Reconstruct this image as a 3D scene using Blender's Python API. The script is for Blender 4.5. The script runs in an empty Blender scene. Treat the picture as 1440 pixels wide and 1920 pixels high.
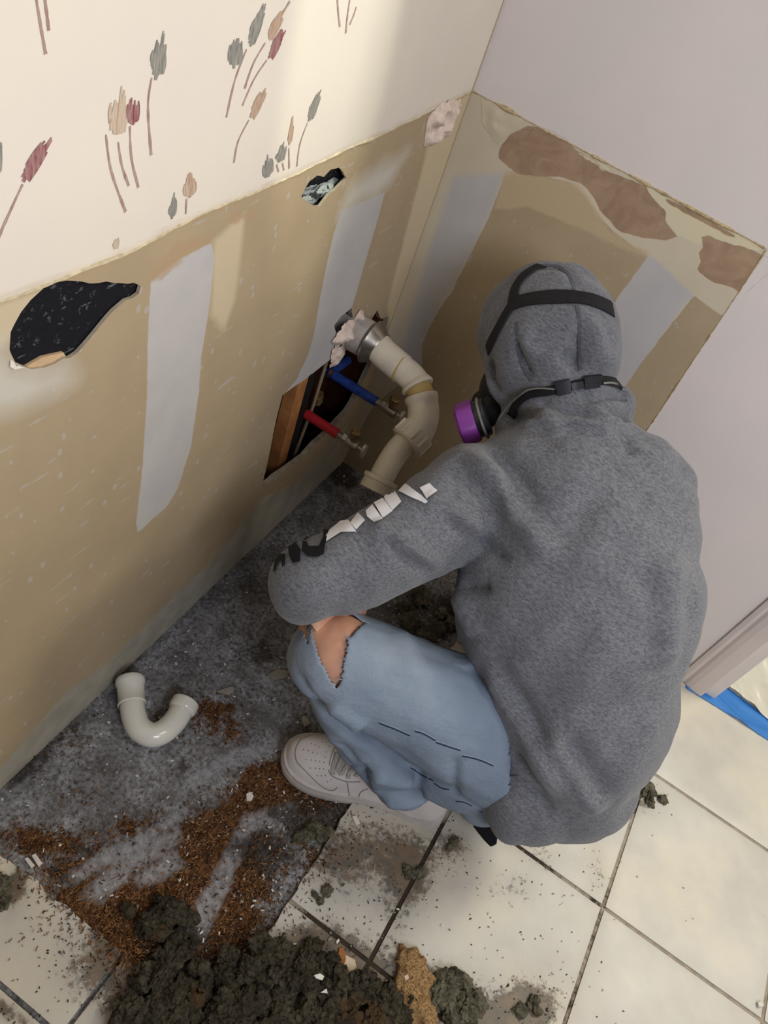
import bpy, bmesh, math, random
import numpy as np
from mathutils import Vector, Matrix, noise, geometry
from mathutils.bvhtree import BVHTree
random.seed(7); rng = np.random.default_rng(7)

# ------------------------------------------------------------------ camera
scn = bpy.context.scene
COL = scn.collection
F = 1426.44
CAM = np.array([0.47063865, -1.34250009, 1.3490152])
MC = np.array([[0.8252, 0.4915, 0.2782], [0.5417, -0.5495, -0.6361], [-0.1598, 0.6756, -0.7197]])
u_, s_, v_ = np.linalg.svd(MC); MC = u_ @ v_
cd = bpy.data.cameras.new('camera'); cam = bpy.data.objects.new('camera', cd); COL.objects.link(cam)
cd.sensor_fit = 'HORIZONTAL'; cd.sensor_width = 36.0; cd.lens = 36.0 * F / 1440; cd.clip_start = 0.02
R3 = Matrix([list(MC[0]), list(-MC[1]), list(-MC[2])]).transposed()
cam.matrix_world = Matrix.Translation(Vector(CAM)) @ R3.to_4x4()
scn.camera = cam
# ------------------------------------------------------------------ world, lamps, exposure
w = bpy.data.worlds.new('world'); scn.world = w; w.use_nodes = True
w.node_tree.nodes['Background'].inputs[0].default_value = (0.86, 0.88, 1.0, 1)
w.node_tree.nodes['Background'].inputs[1].default_value = 0.085
scn.view_settings.view_transform = 'Standard'; scn.view_settings.look = 'None'
scn.view_settings.gamma = 1; scn.view_settings.use_curve_mapping = False
scn.view_settings.exposure = -0.18

def lamp(name, kind, loc, target, power, color, size=1.0, size_y=None, spot=None, blend=.3):
    l = bpy.data.lights.new(name, kind); o = bpy.data.objects.new(name, l); COL.objects.link(o)
    l.energy = power; l.color = color
    if kind == 'AREA':
        l.shape = 'RECTANGLE'; l.size = size; l.size_y = size_y or size
    elif kind == 'SPOT':
        l.spot_size = math.radians(spot); l.spot_blend = blend; l.shadow_soft_size = size
    elif kind == 'SUN':
        l.angle = size
    o.location = loc
    o.rotation_euler = (Vector(target) - Vector(loc)).to_track_quat('-Z', 'Y').to_euler()
    return o
lamp('window_light', 'AREA', (3.6, -2.2, 2.25), (0.0, -0.75, 1.15), 66, (1.0, 0.95, 0.94), 0.06, 0.45)
lamp('back_wall_fill', 'AREA', (1.72, -1.9, 2.0), (0.75, 0.0, 0.85), 15, (0.88, 0.91, 1.0), 0.8, 0.7).data.spread = math.radians(125)  # added fill that brightens the back wall, no window stands here
lamp('ceiling_light', 'AREA', (1.55, -0.85, 2.35), (1.2, -0.75, 0.0), 8, (1.0, 0.96, 0.86), 0.7, 0.7).data.spread = math.radians(140)
lamp('wall_band_spot', 'SPOT', (0.52, -0.60, 2.38), (0.0, -0.470, 1.08), 62, (0.97, 1.0, 0.74), 0.02, spot=10.5, blend=.35)  # added spot that makes the bright band on the left wall
lamp('doorway_light', 'AREA', (1.65, 0.35, 1.9), (1.35, 0.08, 0.0), 26, (1.0, 0.93, 0.74), 0.5, 0.5)

# ------------------------------------------------------------------ pixel rays to places in the room (metres)
def ray(u, v): return MC.T @ np.array([(u - 720) / F, (v - 960) / F, 1.0])
def att(u, v, t): return Vector(CAM + ray(u, v) * t)
def flo(u, v, z=0.0):
    r = ray(u, v); return Vector(CAM + r * (z - CAM[2]) / r[2])
def lef(u, v, x=0.0):
    r = ray(u, v); return Vector(CAM + r * (x - CAM[0]) / r[0])
def bac(u, v, y=0.0):
    r = ray(u, v); return Vector(CAM + r * (y - CAM[1]) / r[1])
def proj(P):
    q = MC @ (np.array(P) - CAM); return q[0] / q[2] * F + 720, q[1] / q[2] * F + 960
RIGHT = Vector(MC[0]); UP = Vector(-MC[1]); FWD = Vector(MC[2])

# ------------------------------------------------------------------ object helpers
def link(name, me, mats=(), parent=None, loc=None):
    o = bpy.data.objects.new(name, me); COL.objects.link(o)
    if me is not None:
        for m in (mats if isinstance(mats, (list, tuple)) else [mats]): me.materials.append(m)
    if parent is not None: o.parent = parent
    return o
def tag(o, label=None, cat=None, group=None, kind=None):
    if label: o['label'] = label
    if cat: o['category'] = cat
    if group: o['group'] = group
    if kind: o['kind'] = kind
    return o
def mesh(verts, faces, smooth=False, mi=None):
    me = bpy.data.meshes.new('m'); me.from_pydata([tuple(v) for v in verts], [], [tuple(f) for f in faces]); me.update()
    if smooth: me.polygons.foreach_set('use_smooth', [True] * len(me.polygons))
    if mi is not None: me.polygons.foreach_set('material_index', mi)
    return me
def empty(name, loc):
    o = bpy.data.objects.new(name, None); COL.objects.link(o); o.location = loc; o.empty_display_size = .05
    return o
class MB:
    """collects shapes; build() links them as one mesh object"""
    def __init__(s): s.v = []; s.f = []; s.m = []
    def add(s, vs, fs, m=0):
        n = len(s.v); s.v += [Vector(v) for v in vs]; s.f += [tuple(i + n for i in f) for f in fs]; s.m += [m] * len(fs); return s
    def box(s, lo, hi, m=0):
        x0, y0, z0 = lo; x1, y1, z1 = hi
        return s.add([(x0,y0,z0),(x1,y0,z0),(x1,y1,z0),(x0,y1,z0),(x0,y0,z1),(x1,y0,z1),(x1,y1,z1),(x0,y1,z1)],
                     [(0,3,2,1),(4,5,6,7),(0,1,5,4),(1,2,6,5),(2,3,7,6),(3,0,4,7)], m)
    def tube(s, pts, rad, n=20, m=0, cap=True, inner=None):
        pts = [Vector(p) for p in pts]; rad = rad if isinstance(rad, (list, tuple)) else [rad] * len(pts)
        T = [(pts[min(i+1, len(pts)-1)] - pts[max(i-1, 0)]).normalized() for i in range(len(pts))]
        a = Vector((0, 0, 1)) if abs(T[0].z) < .9 else Vector((1, 0, 0))
        nrm = (a - T[0] * a.dot(T[0])).normalized(); vs = []; fs = []
        for i, p in enumerate(pts):
            nrm = (nrm - T[i] * nrm.dot(T[i])).normalized(); b = T[i].cross(nrm)
            for k in range(n):
                t = 2 * math.pi * k / n; vs.append(p + (nrm * math.cos(t) + b * math.sin(t)) * rad[i])
        for i in range(len(pts) - 1):
            for k in range(n):
                fs.append((i*n+k, i*n+(k+1) % n, (i+1)*n+(k+1) % n, (i+1)*n+k))
        if cap: fs += [tuple(range(n))[::-1], tuple(range((len(pts)-1)*n, len(pts)*n))]
        return s.add(vs, fs, m)
    def build(s, name, mats, parent=None, smooth=True, bevel=0):
        me = mesh(s.v, s.f, False, s.m)
        bm = bmesh.new(); bm.from_mesh(me); bmesh.ops.recalc_face_normals(bm, faces=bm.faces); bm.to_mesh(me); bm.free()
        o = link(name, me, mats, parent)
        if smooth:
            me.polygons.foreach_set('use_smooth', [True] * len(me.polygons))
            me.set_sharp_from_angle(angle=math.radians(38))
        if bevel:
            b = o.modifiers.new('b', 'BEVEL'); b.width = bevel; b.segments = 2; b.limit_method = 'ANGLE'
        return o
def smooth_path(pts, k=6):
    P = [Vector(p) for p in pts]; out = []
    for i in range(len(P) - 1):
        a, b, c, d = P[max(i-1, 0)], P[i], P[i+1], P[min(i+2, len(P)-1)]
        for j in range(k):
            t = j / k
            out.append(.5 * ((2*b) + (c-a)*t + (2*a-5*b+4*c-d)*t*t + (3*b-a-3*c+d)*t**3))
    out.append(P[-1]); return out
def sdf(P, poly):
    """signed distance of points P (n,2) to polygon (m,2); negative inside"""
    P = np.asarray(P, float); Q = np.asarray(poly, float); d2 = np.full(len(P), 1e9); ins = np.zeros(len(P), bool)
    for i in range(len(Q)):
        a = Q[i]; b = Q[(i+1) % len(Q)]; e = b - a; w_ = P - a
        t = np.clip((w_ @ e) / max(e @ e, 1e-12), 0, 1); dd = w_ - t[:, None] * e
        d2 = np.minimum(d2, (dd**2).sum(1))
        c = ((a[1] <= P[:, 1]) != (b[1] <= P[:, 1]))
        with np.errstate(divide='ignore', invalid='ignore'):
            xi = a[0] + (P[:, 1] - a[1]) * e[0] / (e[1] if e[1] != 0 else 1e-12)
        ins ^= c & (P[:, 0] < xi)
    d = np.sqrt(d2); d[ins] *= -1; return d
def linedist(P, line):
    P = np.asarray(P, float); Q = np.asarray(line, float); d2 = np.full(len(P), 1e9)
    for i in range(len(Q) - 1):
        a = Q[i]; b = Q[i+1]; e = b - a; w_ = P - a
        t = np.clip((w_ @ e) / max(e @ e, 1e-12), 0, 1); d2 = np.minimum(d2, ((w_ - t[:, None] * e)**2).sum(1))
    return np.sqrt(d2)
def attr(me, name, vals):
    a = me.attributes.new(name, 'FLOAT', 'POINT'); a.data.foreach_set('value', np.asarray(vals, dtype=np.float32))

# ------------------------------------------------------------------ material helpers
def srgb(r, g, b):
    f = lambda c: (c/255/12.92) if c/255 <= .04045 else ((c/255+.055)/1.055)**2.4
    return (f(r), f(g), f(b), 1)
class NT:
    def __init__(s, name, rough=.6, spec=.3):
        s.m = bpy.data.materials.new(name); s.m.use_nodes = True; s.t = s.m.node_tree; s.b = s.t.nodes['Principled BSDF']
        s.b.inputs['Roughness'].default_value = rough; s.b.inputs['Specular IOR Level'].default_value = spec
        s.geo = s.t.nodes.new('ShaderNodeTexCoord').outputs['Object']; s.h = None
    def n(s, k, **kw):
        nd = s.t.nodes.new(k)
        for a, v in kw.items(): setattr(nd, a, v)
        return nd
    def L(s, a, b): s.t.links.new(a, b)
    def val(s, sock, v):
        if hasattr(v, 'links'): s.L(v, sock)
        else: sock.default_value = v
    def mapping(s, scale=(1,1,1), rot=(0,0,0)):
        m = s.n('ShaderNodeMapping'); m.inputs['Scale'].default_value = scale; m.inputs['Rotation'].default_value = rot
        s.L(s.geo, m.inputs[0]); return m.outputs[0]
    def noise(s, scale, detail=4, rough=.55, vec=None, dist=0):
        q = s.n('ShaderNodeTexNoise'); q.inputs['Scale'].default_value = scale; q.inputs['Detail'].default_value = detail
        q.inputs['Roughness'].default_value = rough; q.inputs['Distortion'].default_value = dist
        s.L(vec if vec is not None else s.geo, q.inputs['Vector']); return q.outputs[0]
    def math(s, op, a, b=0.0, clamp=False):
        q = s.n('ShaderNodeMath', operation=op); q.use_clamp = clamp; s.val(q.inputs[0], a); s.val(q.inputs[1], b); return q.outputs[0]
    def ramp(s, x, lo, hi):
        q = s.n('ShaderNodeMapRange'); s.L(x, q.inputs[0]); q.inputs[1].default_value = lo; q.inputs[2].default_value = hi; return q.outputs[0]
    def mix(s, fac, a, b, mode='MIX'):
        q = s.n('ShaderNodeMix', data_type='RGBA', blend_type=mode)
        s.val(q.inputs[0], fac); s.val(q.inputs[6], a); s.val(q.inputs[7], b); return q.outputs[2]
    def attr(s, name):
        q = s.n('ShaderNodeAttribute'); q.attribute_name = name; return q.outputs['Fac']
    def mask(s, name, amp, scale, soft=.0015, offs=0.0, vec=None):
        """1 inside the region whose signed distance is stored as an attribute, with a ragged edge"""
        d = s.attr(name); nz = s.math('MULTIPLY', s.math('SUBTRACT', s.noise(scale, 5, .6, vec), .5), amp * 2)
        return s.math('SUBTRACT', 1.0, s.ramp(s.math('ADD', s.math('ADD', d, nz), offs), -soft, soft))
    def bump(s, h, strength=.3, dist=.002):
        q = s.n('ShaderNodeBump'); q.inputs['Strength'].default_value = strength; q.inputs['Distance'].default_value = dist
        s.L(h, q.inputs['Height'])
        if s.h is not None: s.L(s.h, q.inputs['Normal'])
        s.h = q.outputs[0]; s.L(s.h, s.b.inputs['Normal'])
    def color(s, c): s.val(s.b.inputs['Base Color'], c); return s
def plain(name, col, rough=.5, spec=.4, var=.12, scale=30, metal=0, bump=0, bscale=60, bdist=.001):
    t = NT(name, rough, spec); d = tuple(c * (1 - var) for c in col[:3]) + (1,); l = tuple(min(1, c * (1 + var)) for c in col[:3]) + (1,)
    t.color(t.mix(t.ramp(t.noise(scale, 5), .35, .65), d, l)); t.b.inputs['Metallic'].default_value = metal
    if bump: t.bump(t.noise(bscale, 5), bump, bdist)
    return t.m

# ================================================================== WALLS
def P2(fn, ax, poly): return [(fn(u, v)[ax[0]], fn(u, v)[ax[1]]) for u, v in poly]
LW = lambda poly: P2(lef, (1, 2), poly)
BW = lambda poly: P2(bac, (0, 2), poly)
def crop(s, ox, oy, pts): return [(ox + x / s, oy + y / s) for x, y in pts]

def jag(poly, step=.008, amp=.0012):
    out = []
    for i in range(len(poly)):
        a = np.array(poly[i]); b = np.array(poly[(i+1) % len(poly)]); n = max(1, int(np.linalg.norm(b-a) / step))
        for k in range(n):
            p = a + (b - a) * k / n
            out.append(tuple(p + (rng.normal(0, amp, 2) if k else 0)))
    return out
def wall_mesh(x0, x1, y0, y1, fine, holes, step, to3, back, notch=None):
    """flat sheet with true holes; returns mesh + 2D coordinates of its vertices"""
    pts = []
    outer = notch or [(x0, y0), (x1, y0), (x1, y1), (x0, y1)]
    fx0, fx1, fy0, fy1 = fine
    gx = np.arange(fx0, fx1, step); gy = np.arange(fy0, fy1, step)
    G = np.array([(a, b) for a in gx for b in gy]); G += rng.uniform(-.1, .1, G.shape) * step
    C_ = np.array([(a, b) for a in np.arange(x0 + .05, x1, .08) for b in np.arange(y0 + .05, y1, .08)])
    C_ = C_[~((C_[:, 0] > fx0 - .02) & (C_[:, 0] < fx1 + .02) & (C_[:, 1] > fy0 - .02) & (C_[:, 1] < fy1 + .02))]
    G = np.vstack([G, C_]) if len(C_) else G
    d = sdf(G, outer); G = G[d < -.003]
    for h in holes:
        G = G[np.abs(sdf(G, h)) > step * .45]
        G = G[sdf(G, h) > 0]
    V = [Vector(p) for p in outer]; E = [(i, (i+1) % len(outer)) for i in range(len(outer))]
    hl = []
    for h in holes:
        n = len(V); V += [Vector(p) for p in h]; E += [(n + i, n + (i+1) % len(h)) for i in range(len(h))]
    V += [Vector(p) for p in G]
    vo, eo, fo, *_ = geometry.delaunay_2d_cdt(V, E, [], 0, 1e-6)
    vo = np.array([tuple(p) for p in vo]); cen = np.array([vo[list(f)].mean(0) for f in fo])
    keep = sdf(cen, outer) < 0
    for h in holes: keep &= sdf(cen, h) > 0
    faces = [tuple(f) for f, k in zip(fo, keep) if k]
    verts = [to3(p[0], p[1], 0) for p in vo]; mi = [0] * len(faces)
    n0 = len(verts); uv = [tuple(p) for p in vo]
    for hi_, h in enumerate(holes):                              # the cut edge of the board
        n = len(verts); m = len(h)
        for p in h: verts.append(to3(p[0], p[1], 0)); uv.append(p)
        for p in h: verts.append(to3(p[0], p[1], back[hi_])); uv.append(p)
        for i in range(m): faces.append((n + i, n + (i+1) % m, n + m + (i+1) % m, n + m + i)); mi.append(1)
    return mesh(verts, faces, False, mi), np.array(uv)

c_paint = srgb(226, 217, 206); c_tan = srgb(170, 152, 124); c_mud = srgb(186, 183, 182); c_beige = srgb(206, 190, 160)
c_brown = srgb(160, 128, 100); c_pink = srgb(218, 212, 208); c_cream = srgb(216, 206, 176)

# -- left wall ------------------------------------------------------
counter_l = [(-60, 598), (0, 565), (120, 522), (240, 474), (330, 425), (450, 372), (560, 325), (640, 285), (720, 250), (800, 212), (850, 188), (885, 170)]
hole_big = jag(LW(crop(4.5, 0, 480, [(80,790),(90,640),(130,560),(180,470),(260,370),(370,270),(460,225),(560,207),(690,215),(760,232),(900,215),(1010,228),(1080,235),(1130,225),(1190,255),(1170,320),(1120,355),(1060,375),(950,470),(880,550),(800,650),(720,745),(650,820),(590,860),(540,862),(460,910),(380,940),(270,955),(200,930),(130,900),(95,830)])), .01, .0006)
hole_small = jag(LW([(565,368),(580,340),(595,329),(607,332),(620,318),(635,314),(643,322),(650,334),(630,355),(615,367),(600,387),(588,386),(575,377)]), .008, .0006)
hole_pipe = jag(LW(crop(3.4286, 460, 540, [(103,1295),(150,1090),(195,860),(238,690),(290,652),(400,575),(520,480),(600,420),(610,395),(590,330),(572,240),(612,185),(682,128),(692,190),(745,205),(800,218),(848,142),(872,200),(918,182),(905,260),(870,340),(830,450),(800,510),(740,640),(690,740),(650,800),(580,875),(520,940),(450,1000),(380,1080),(300,1140),(200,1210)])), .008, .0006)
step = .006
me, uv = wall_mesh(-2.2, 0.0, -.02, 2.4, (-1.16, -.001, -.01, 1.22), [hole_big, hole_small, hole_pipe], step, lambda a, b, d: (-d, a, b), [.004, .004, .011])
top_poly = LW(counter_l[::-1]) + [(-3, 0.9), (-3, 3), (1, 3), (1, .905)]
attr(me, 'paint', sdf(uv, top_poly))
attr(me, 'ridge', linedist(uv, LW(counter_l)))
mud1 = LW([(283,526),(278,613),(275,755),(267,880),(255,980),(259,999),(292,967),(312,951),(333,917),(358,838),(373,734),(377,672),(392,580),(402,484),(396,455),(330,490)])
mud2 = LW([(640,395),(625,440),(612,500),(600,560),(590,620),(578,665),(556,712),(528,745),(560,735),(612,690),(640,640),(665,560),(682,500),(703,430),(722,360),(700,370)])
mudl = LW([(-80,660),(0,640),(30,690),(120,692),(140,712),(90,745),(40,770),(-80,800)])
mudt = LW([(800,278),(796,300),(765,420),(745,500),(726,573),(735,640),(720,690),(900,400),(900,150),(850,200)])
mudr = LW([(660,352),(700,318),(760,290),(800,262),(790,310),(720,360),(690,372),(640,395)])
attr(me, 'mud', np.minimum.reduce([sdf(uv, p) for p in (mud1, mud2)]))
attr(me, 'beige', np.minimum.reduce([sdf(uv, p) for p in (mudt, LW([(-60,560),(0,568),(120,524),(110,540),(60,580),(20,640),(-60,680)]), LW([(400,450),(460,400),(452,470),(440,560),(420,620),(395,590)]))]))
attr(me, 'pale', np.minimum(sdf(uv, mudl), sdf(uv, LW([(660,352),(700,318),(760,290),(735,340),(700,372),(640,395)]))))
attr(me, 'torn', np.minimum.reduce([sdf(uv, p) for p in (LW([(275,530),(300,525),(345,490),(330,478),(285,500)]), LW([(300,490),(330,455),(400,440),(390,455),(340,485)]), LW([(410,425),(440,402),(500,390),(480,405),(430,420)]),LW([(545,378),(520,388),(535,372)]),LW([(795,260),(772,275),(790,255)]))]))
band = LW([(-100,1530),(0,1440),(125,1296),(200,1245),(320,1125),(400,1050),(490,935),(560,900),(655,790),(640,900),(0,1500)])
attr(me, 'band', sdf(uv, band))
attr(me, 'crack', np.minimum.reduce([linedist(uv, LW(l)) for l in ([(262,540),(300,527),(345,495)], [(905,5),(885,60),(868,110),(852,165),(850,185)], [(565,368),(545,382),(535,388)], [(650,336),(676,340)], [(548,427),(590,415),(625,400),(655,380)], [(265,540),(300,490),(400,440),(500,395),(560,370),(660,335),(780,270)], [(740,185),(722,210)], [(0,598),(20,588)], [(780,270),(740,300)],[(0,569),(120,527),(240,479)],[(330,429),(450,376),(560,329)],[(640,289),(684,268)],[(760,238),(800,217),(850,192)])]))
def wall_mat(name, spk=.49):
    t = NT(name, .75, .25)
    streak = t.mapping((3, 3, 1))
    blot = t.noise(9, 4)
    tan = t.mix(t.ramp(blot, .3, .7), c_tan, tuple(c * 1.12 for c in c_tan[:3]) + (1,))
    # plaster specks splashed over the bare board
    vo = t.n('ShaderNodeTexVoronoi'); vo.inputs['Scale'].default_value = 46; t.L(t.mapping((1, 1, .62)), vo.inputs['Vector'])
    sp = t.math('MULTIPLY', t.math('LESS_THAN', vo.outputs['Distance'], .17), t.math('GREATER_THAN', t.noise(26, 2), spk))
    tan = t.mix(t.math('MULTIPLY', sp, .5), tan, c_mud)
    sc = t.math('MULTIPLY', t.math('GREATER_THAN', t.noise(60, 3, .6, t.mapping((1, .18, 1), (.7, 0, 0))), .665), .45)
    tan = t.mix(sc, tan, c_mud)
    return t, tan
t, c = wall_mat('drywall_left')
c = t.mix(t.mask('band', .006, 14, .004), c, t.mix(t.ramp(t.noise(20), .3, .7), srgb(158, 152, 138), srgb(182, 176, 160)))
c = t.mix(t.math('MULTIPLY', t.mask('beige', .004, 20, .006), .9), c, c_beige)
c = t.mix(t.math('MULTIPLY', t.mask('pale', .02, 12, .02), .85), c, srgb(206, 203, 192))
c = t.mix(t.mask('mud', .0022, 60, .0012), c, t.mix(t.ramp(t.noise(14), .3, .7), c_mud, srgb(196, 192, 190)))
c = t.mix(t.math('MULTIPLY', t.mask('torn', .010, 70, .003), .75), c, srgb(178, 152, 120))
pt = t.mix(t.ramp(t.noise(6, 3), .3, .7), c_paint, srgb(230, 222, 206))
pm = t.mask('paint', .0012, 80, .0008)
c = t.mix(pm, c, pt)
rd = t.math('MULTIPLY', t.mask('ridge', .008, 70, .006, -.002, t.mapping((1, .35, 1))), .55)
c = t.mix(rd, c, srgb(172, 148, 112))
ck = t.mask('crack', .0035, 130, .0006, .0006)
c = t.mix(t.math('MULTIPLY', ck, .85), c, srgb(84, 62, 42))
t.color(c)
t.bump(t.math('ADD', t.math('MULTIPLY', pm, .6), t.math('SUBTRACT', t.math('MULTIPLY', t.noise(160, 3), .25), ck)), .5, .0012)
m_wl = t.m
m_edge = plain('gypsum_core', srgb(172, 160, 140), .9, .1, .2, 60, bump=.6, bscale=120)
wl = link('wall_left', me, [m_wl, m_edge]); tag(wl, kind='structure')

# -- back wall ------------------------------------------------------
S2 = lambda pts: crop(1.9459, 700, 80, pts)
me, uv = wall_mesh(-.10, 1.06, -.02, 2.4, (0, 1.055, -.01, 1.28), [], step, lambda a, b, d: (a, -d, b), 0)
niche = BW([(885,170),(1440,468)]) + [(.5549, .905), (.556, .868), (.563, .70), (.570, .549), (.572, -.1), (-1, -.1), (-1, .915)]
attr(me, 'niche', sdf(uv, niche))
tanA = BW([(947,330),(1000,325),(1068,342),(1100,372),(1117,400),(1152,436),(1212,480),(1219,476),(1152,568),(1060,690),(980,820),(960,1000),(700,900),(640,870),(700,760),(770,705),(792,685),(790,648),(816,592),(851,540),(875,491),(916,409)])
tanB = BW([(1301,554),(1366,601),(1340,700),(1240,830),(1225,1300),(1000,1200),(1090,830),(1188,697)])
light = BW(S2([(480,475),(520,470),(620,490),(740,515),(800,590),(865,690),(960,745),(1015,770),(990,785),(900,745),(760,680),(640,630),(560,600),(440,610)]))
mudA = BW([(885,175),(935,235),(940,330),(916,409),(875,491),(823,578),(792,645),(790,690),(740,730),(690,790),(640,880),(600,860),(700,500)])
mudB = BW(S2([(1010,772),(1168,922),(1130,962),(1030,1100),(950,1205)]) + [(1150, 760), (1080, 820), (1000, 860), (1060, 690), (1152, 568)])
mudA2 = BW([(850,330),(947,325),(916,409),(875,491),(823,578),(792,645),(790,690),(740,730),(757,640),(790,520),(820,420)])
peel1 = BW(S2([(460,380),(500,335),(560,305),(620,310),(700,350),(740,395),(800,425),(850,470),(990,520),(1010,560),(1070,620),(1060,650),(1110,710),(1060,722),(980,710),(900,690),(860,650),(830,620),(800,560),(760,515),(680,490),(590,488),(530,480),(490,455),(455,420)]))
peel2 = BW(S2([(1200,710),(1210,700),(1300,735),(1370,755),(1450,790),(1450,835),(1355,915),(1270,880),(1240,875),(1190,840),(1180,825),(1195,800),(1185,770),(1200,750)]))
peel3 = BW(S2([(1060,565),(1200,630),(1330,712),(1280,700),(1170,640),(1080,590)]))
attr(me, 'tan', np.minimum(sdf(uv, tanA), sdf(uv, tanB)))
attr(me, 'light', sdf(uv, light)); attr(me, 'mudb', sdf(uv, mudB)); attr(me, 'muda', sdf(uv, mudA2))
attr(me, 'peel', np.minimum.reduce([sdf(uv, peel1), sdf(uv, peel2), sdf(uv, peel3)]))
attr(me, 'cream', sdf(uv, BW(S2([(990,520),(1440,760),(1370,755),(1300,735),(1210,700),(1190,740),(1110,700),(1060,640),(1070,620),(1010,560)]))))
attr(me, 'chip', sdf(uv, BW(S2([(740,395),(800,425),(865,460),(855,472),(835,465),(800,440),(760,415)]))))
attr(me, 'ridge', np.minimum(linedist(uv, BW([(885,172),(1440,470)])), linedist(uv, [(.553,.912),(.556,.868),(.563,.70),(.570,.549),(.572,0)])))
attr(me, 'crack', np.minimum.reduce([linedist(uv, BW(S2(l))) for l in ([(412,195),(460,240),(560,280),(700,350)],[(525,515),(515,580),(480,590),(440,618),(430,610)],[(1105,712),(1150,740),(1190,755)],[(395,290),(405,320),(455,375)],[(1440,800),(1420,870),(1390,860)],[(990,520),(1040,570)],[(900,850),(905,840)],[(440,232),(560,292),(700,365)],[(760,400),(900,475),(1000,530),(1150,605),(1300,690),(1430,752)])]))
attr(me, 'grain', np.minimum.reduce([linedist(uv, BW(S2(l))) for l in ([(1215,985),(1130,1060),(1060,1160),(1010,1220)],[(1250,990),(1180,1060),(1110,1150),(1060,1220)],[(1275,1005),(1210,1080),(1150,1160),(1100,1230)])]))
attr(me, 'spot', np.minimum.reduce([linedist(uv, BW(S2(l))) for l in ([(1020,945),(1027,935)],[(235,487),(242,487)],[(88,905),(95,890)],[(560,320),(590,318)])]))
attr(me, 'scratch', np.minimum.reduce([linedist(uv, BW(S2(l))) for l in ([(735,650),(800,690),(850,715)],[(880,690),(845,735)],[(365,812),(395,815)],[(370,865),(380,870)],[(920,760),(980,790)],[(780,700),(860,735)],[(1215,985),(1240,1000)])]))
t, c = wall_mat('drywall_back', .60)
tan = c
c = t.mix(t.ramp(t.noise(8), .3, .7), srgb(202, 190, 168), srgb(212, 200, 178))
c = t.mix(t.mask('muda', .004, 30, .008), c, t.mix(t.ramp(t.noise(10), .3, .7), c_mud, srgb(196, 192, 190)))
c = t.mix(t.mask('tan', .004, 45, .001), c, tan)
c = t.mix(t.math('MULTIPLY', t.mask('light', .006, 30, .003), .8), c, srgb(196, 176, 142))
c = t.mix(t.mask('mudb', .004, 40, .0015), c, t.mix(t.ramp(t.noise(10), .3, .7), c_mud, srgb(196, 192, 190)))
c = t.mix(t.mask('cream', .003, 40, .001), c, c_cream)
c = t.mix(t.mask('peel', .004, 45, .0008), c, t.mix(t.ramp(t.noise(22, 6, .6, None, 1.5), .35, .65), srgb(154, 128, 104), srgb(174, 148, 122)))
c = t.mix(t.mask('chip', .002, 60, .0008), c, c_cream)
c = t.mix(t.math('MULTIPLY', t.mask('scratch', .002, 200, .001, -.0005), .5), c, c_mud)
c = t.mix(t.math('MULTIPLY', t.mask('grain', .0012, 90, .0008, .0002), .5), c, srgb(110, 84, 56))
c = t.mix(t.math('MULTIPLY', t.mask('ridge', .006, 80, .002, -.001), .6), c, srgb(178, 160, 126))
pink = t.mix(t.ramp(t.noise(4, 3), .3, .7), c_pink, srgb(226, 215, 212))
inn = t.mask('niche', .0012, 70, .0008)
c = t.mix(inn, pink, c)
ck = t.mask('crack', .003, 110, .0006, .0006)
c = t.mix(t.math('MULTIPLY', ck, .8), c, srgb(92, 66, 44))
c = t.mix(t.math('MULTIPLY', t.mask('spot', .002, 300, .001, -.001), .7), c, srgb(70, 56, 44))
t.color(c)
t.bump(t.math('ADD', t.math('MULTIPLY', t.noise(150, 3), .25), t.math('SUBTRACT', t.math('MULTIPLY', t.mask('peel', .004, 45, .0008), -.7), t.math('ADD', inn, ck))), .6, .0012)
wb = link('wall_back', me, [t.m, m_edge]); tag(wb, kind='structure')

# caulk and torn paint lips along the old counter line
def lip(name, pts, nrm, mat, parent, r=.0035, amp=.0025, seed=1):
    r *= .62
    P = []; R_ = random.Random(seed)
    for i in range(len(pts) - 1):
        a, b = Vector(pts[i]), Vector(pts[i+1]); n = max(1, int((b - a).length / .006))
        for k in range(n): P.append(a.lerp(b, k / n))
    rad = []; Q = []
    for i, p in enumerate(P):
        q = noise.noise(p * 22 + Vector((seed, 0, 0))) + .5 * noise.noise(p * 90); q2 = noise.noise(p * 11) * .6
        Q.append(p + Vector((0, 0, q2 * amp)) if abs(nrm.z) < .5 else p); rad.append(max(.0006, r * (.75 + q * 1.3)))
    return MB().tube(Q, rad, 7).build(name, mat, parent)
m_caulk = plain('dried_caulk', srgb(204, 190, 160), .8, .2, .2, 90, bump=.6, bscale=200)
m_lip = plain('torn_edge_paint', srgb(186, 166, 130), .85, .15, .3, 120, bump=.8, bscale=200)
lip('caulk_bead', [lef(*p) for p in counter_l[1:]], Vector((1, 0, 0)), m_caulk, wl, .0028, .003, 3)
lip('caulk_bead', [bac(885, 170), bac(1060, 264), bac(1250, 366), bac(1440, 468)], Vector((0, -1, 0)), m_lip, wb, .0034, .003, 5)
lip('torn_edge', [(.553, 0, .912), (.556, 0, .868), (.563, 0, .70), (.570, 0, .549), (.572, 0, .02)], Vector((0, -1, 1)), m_lip, wb, .003, .0, 8)
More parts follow.
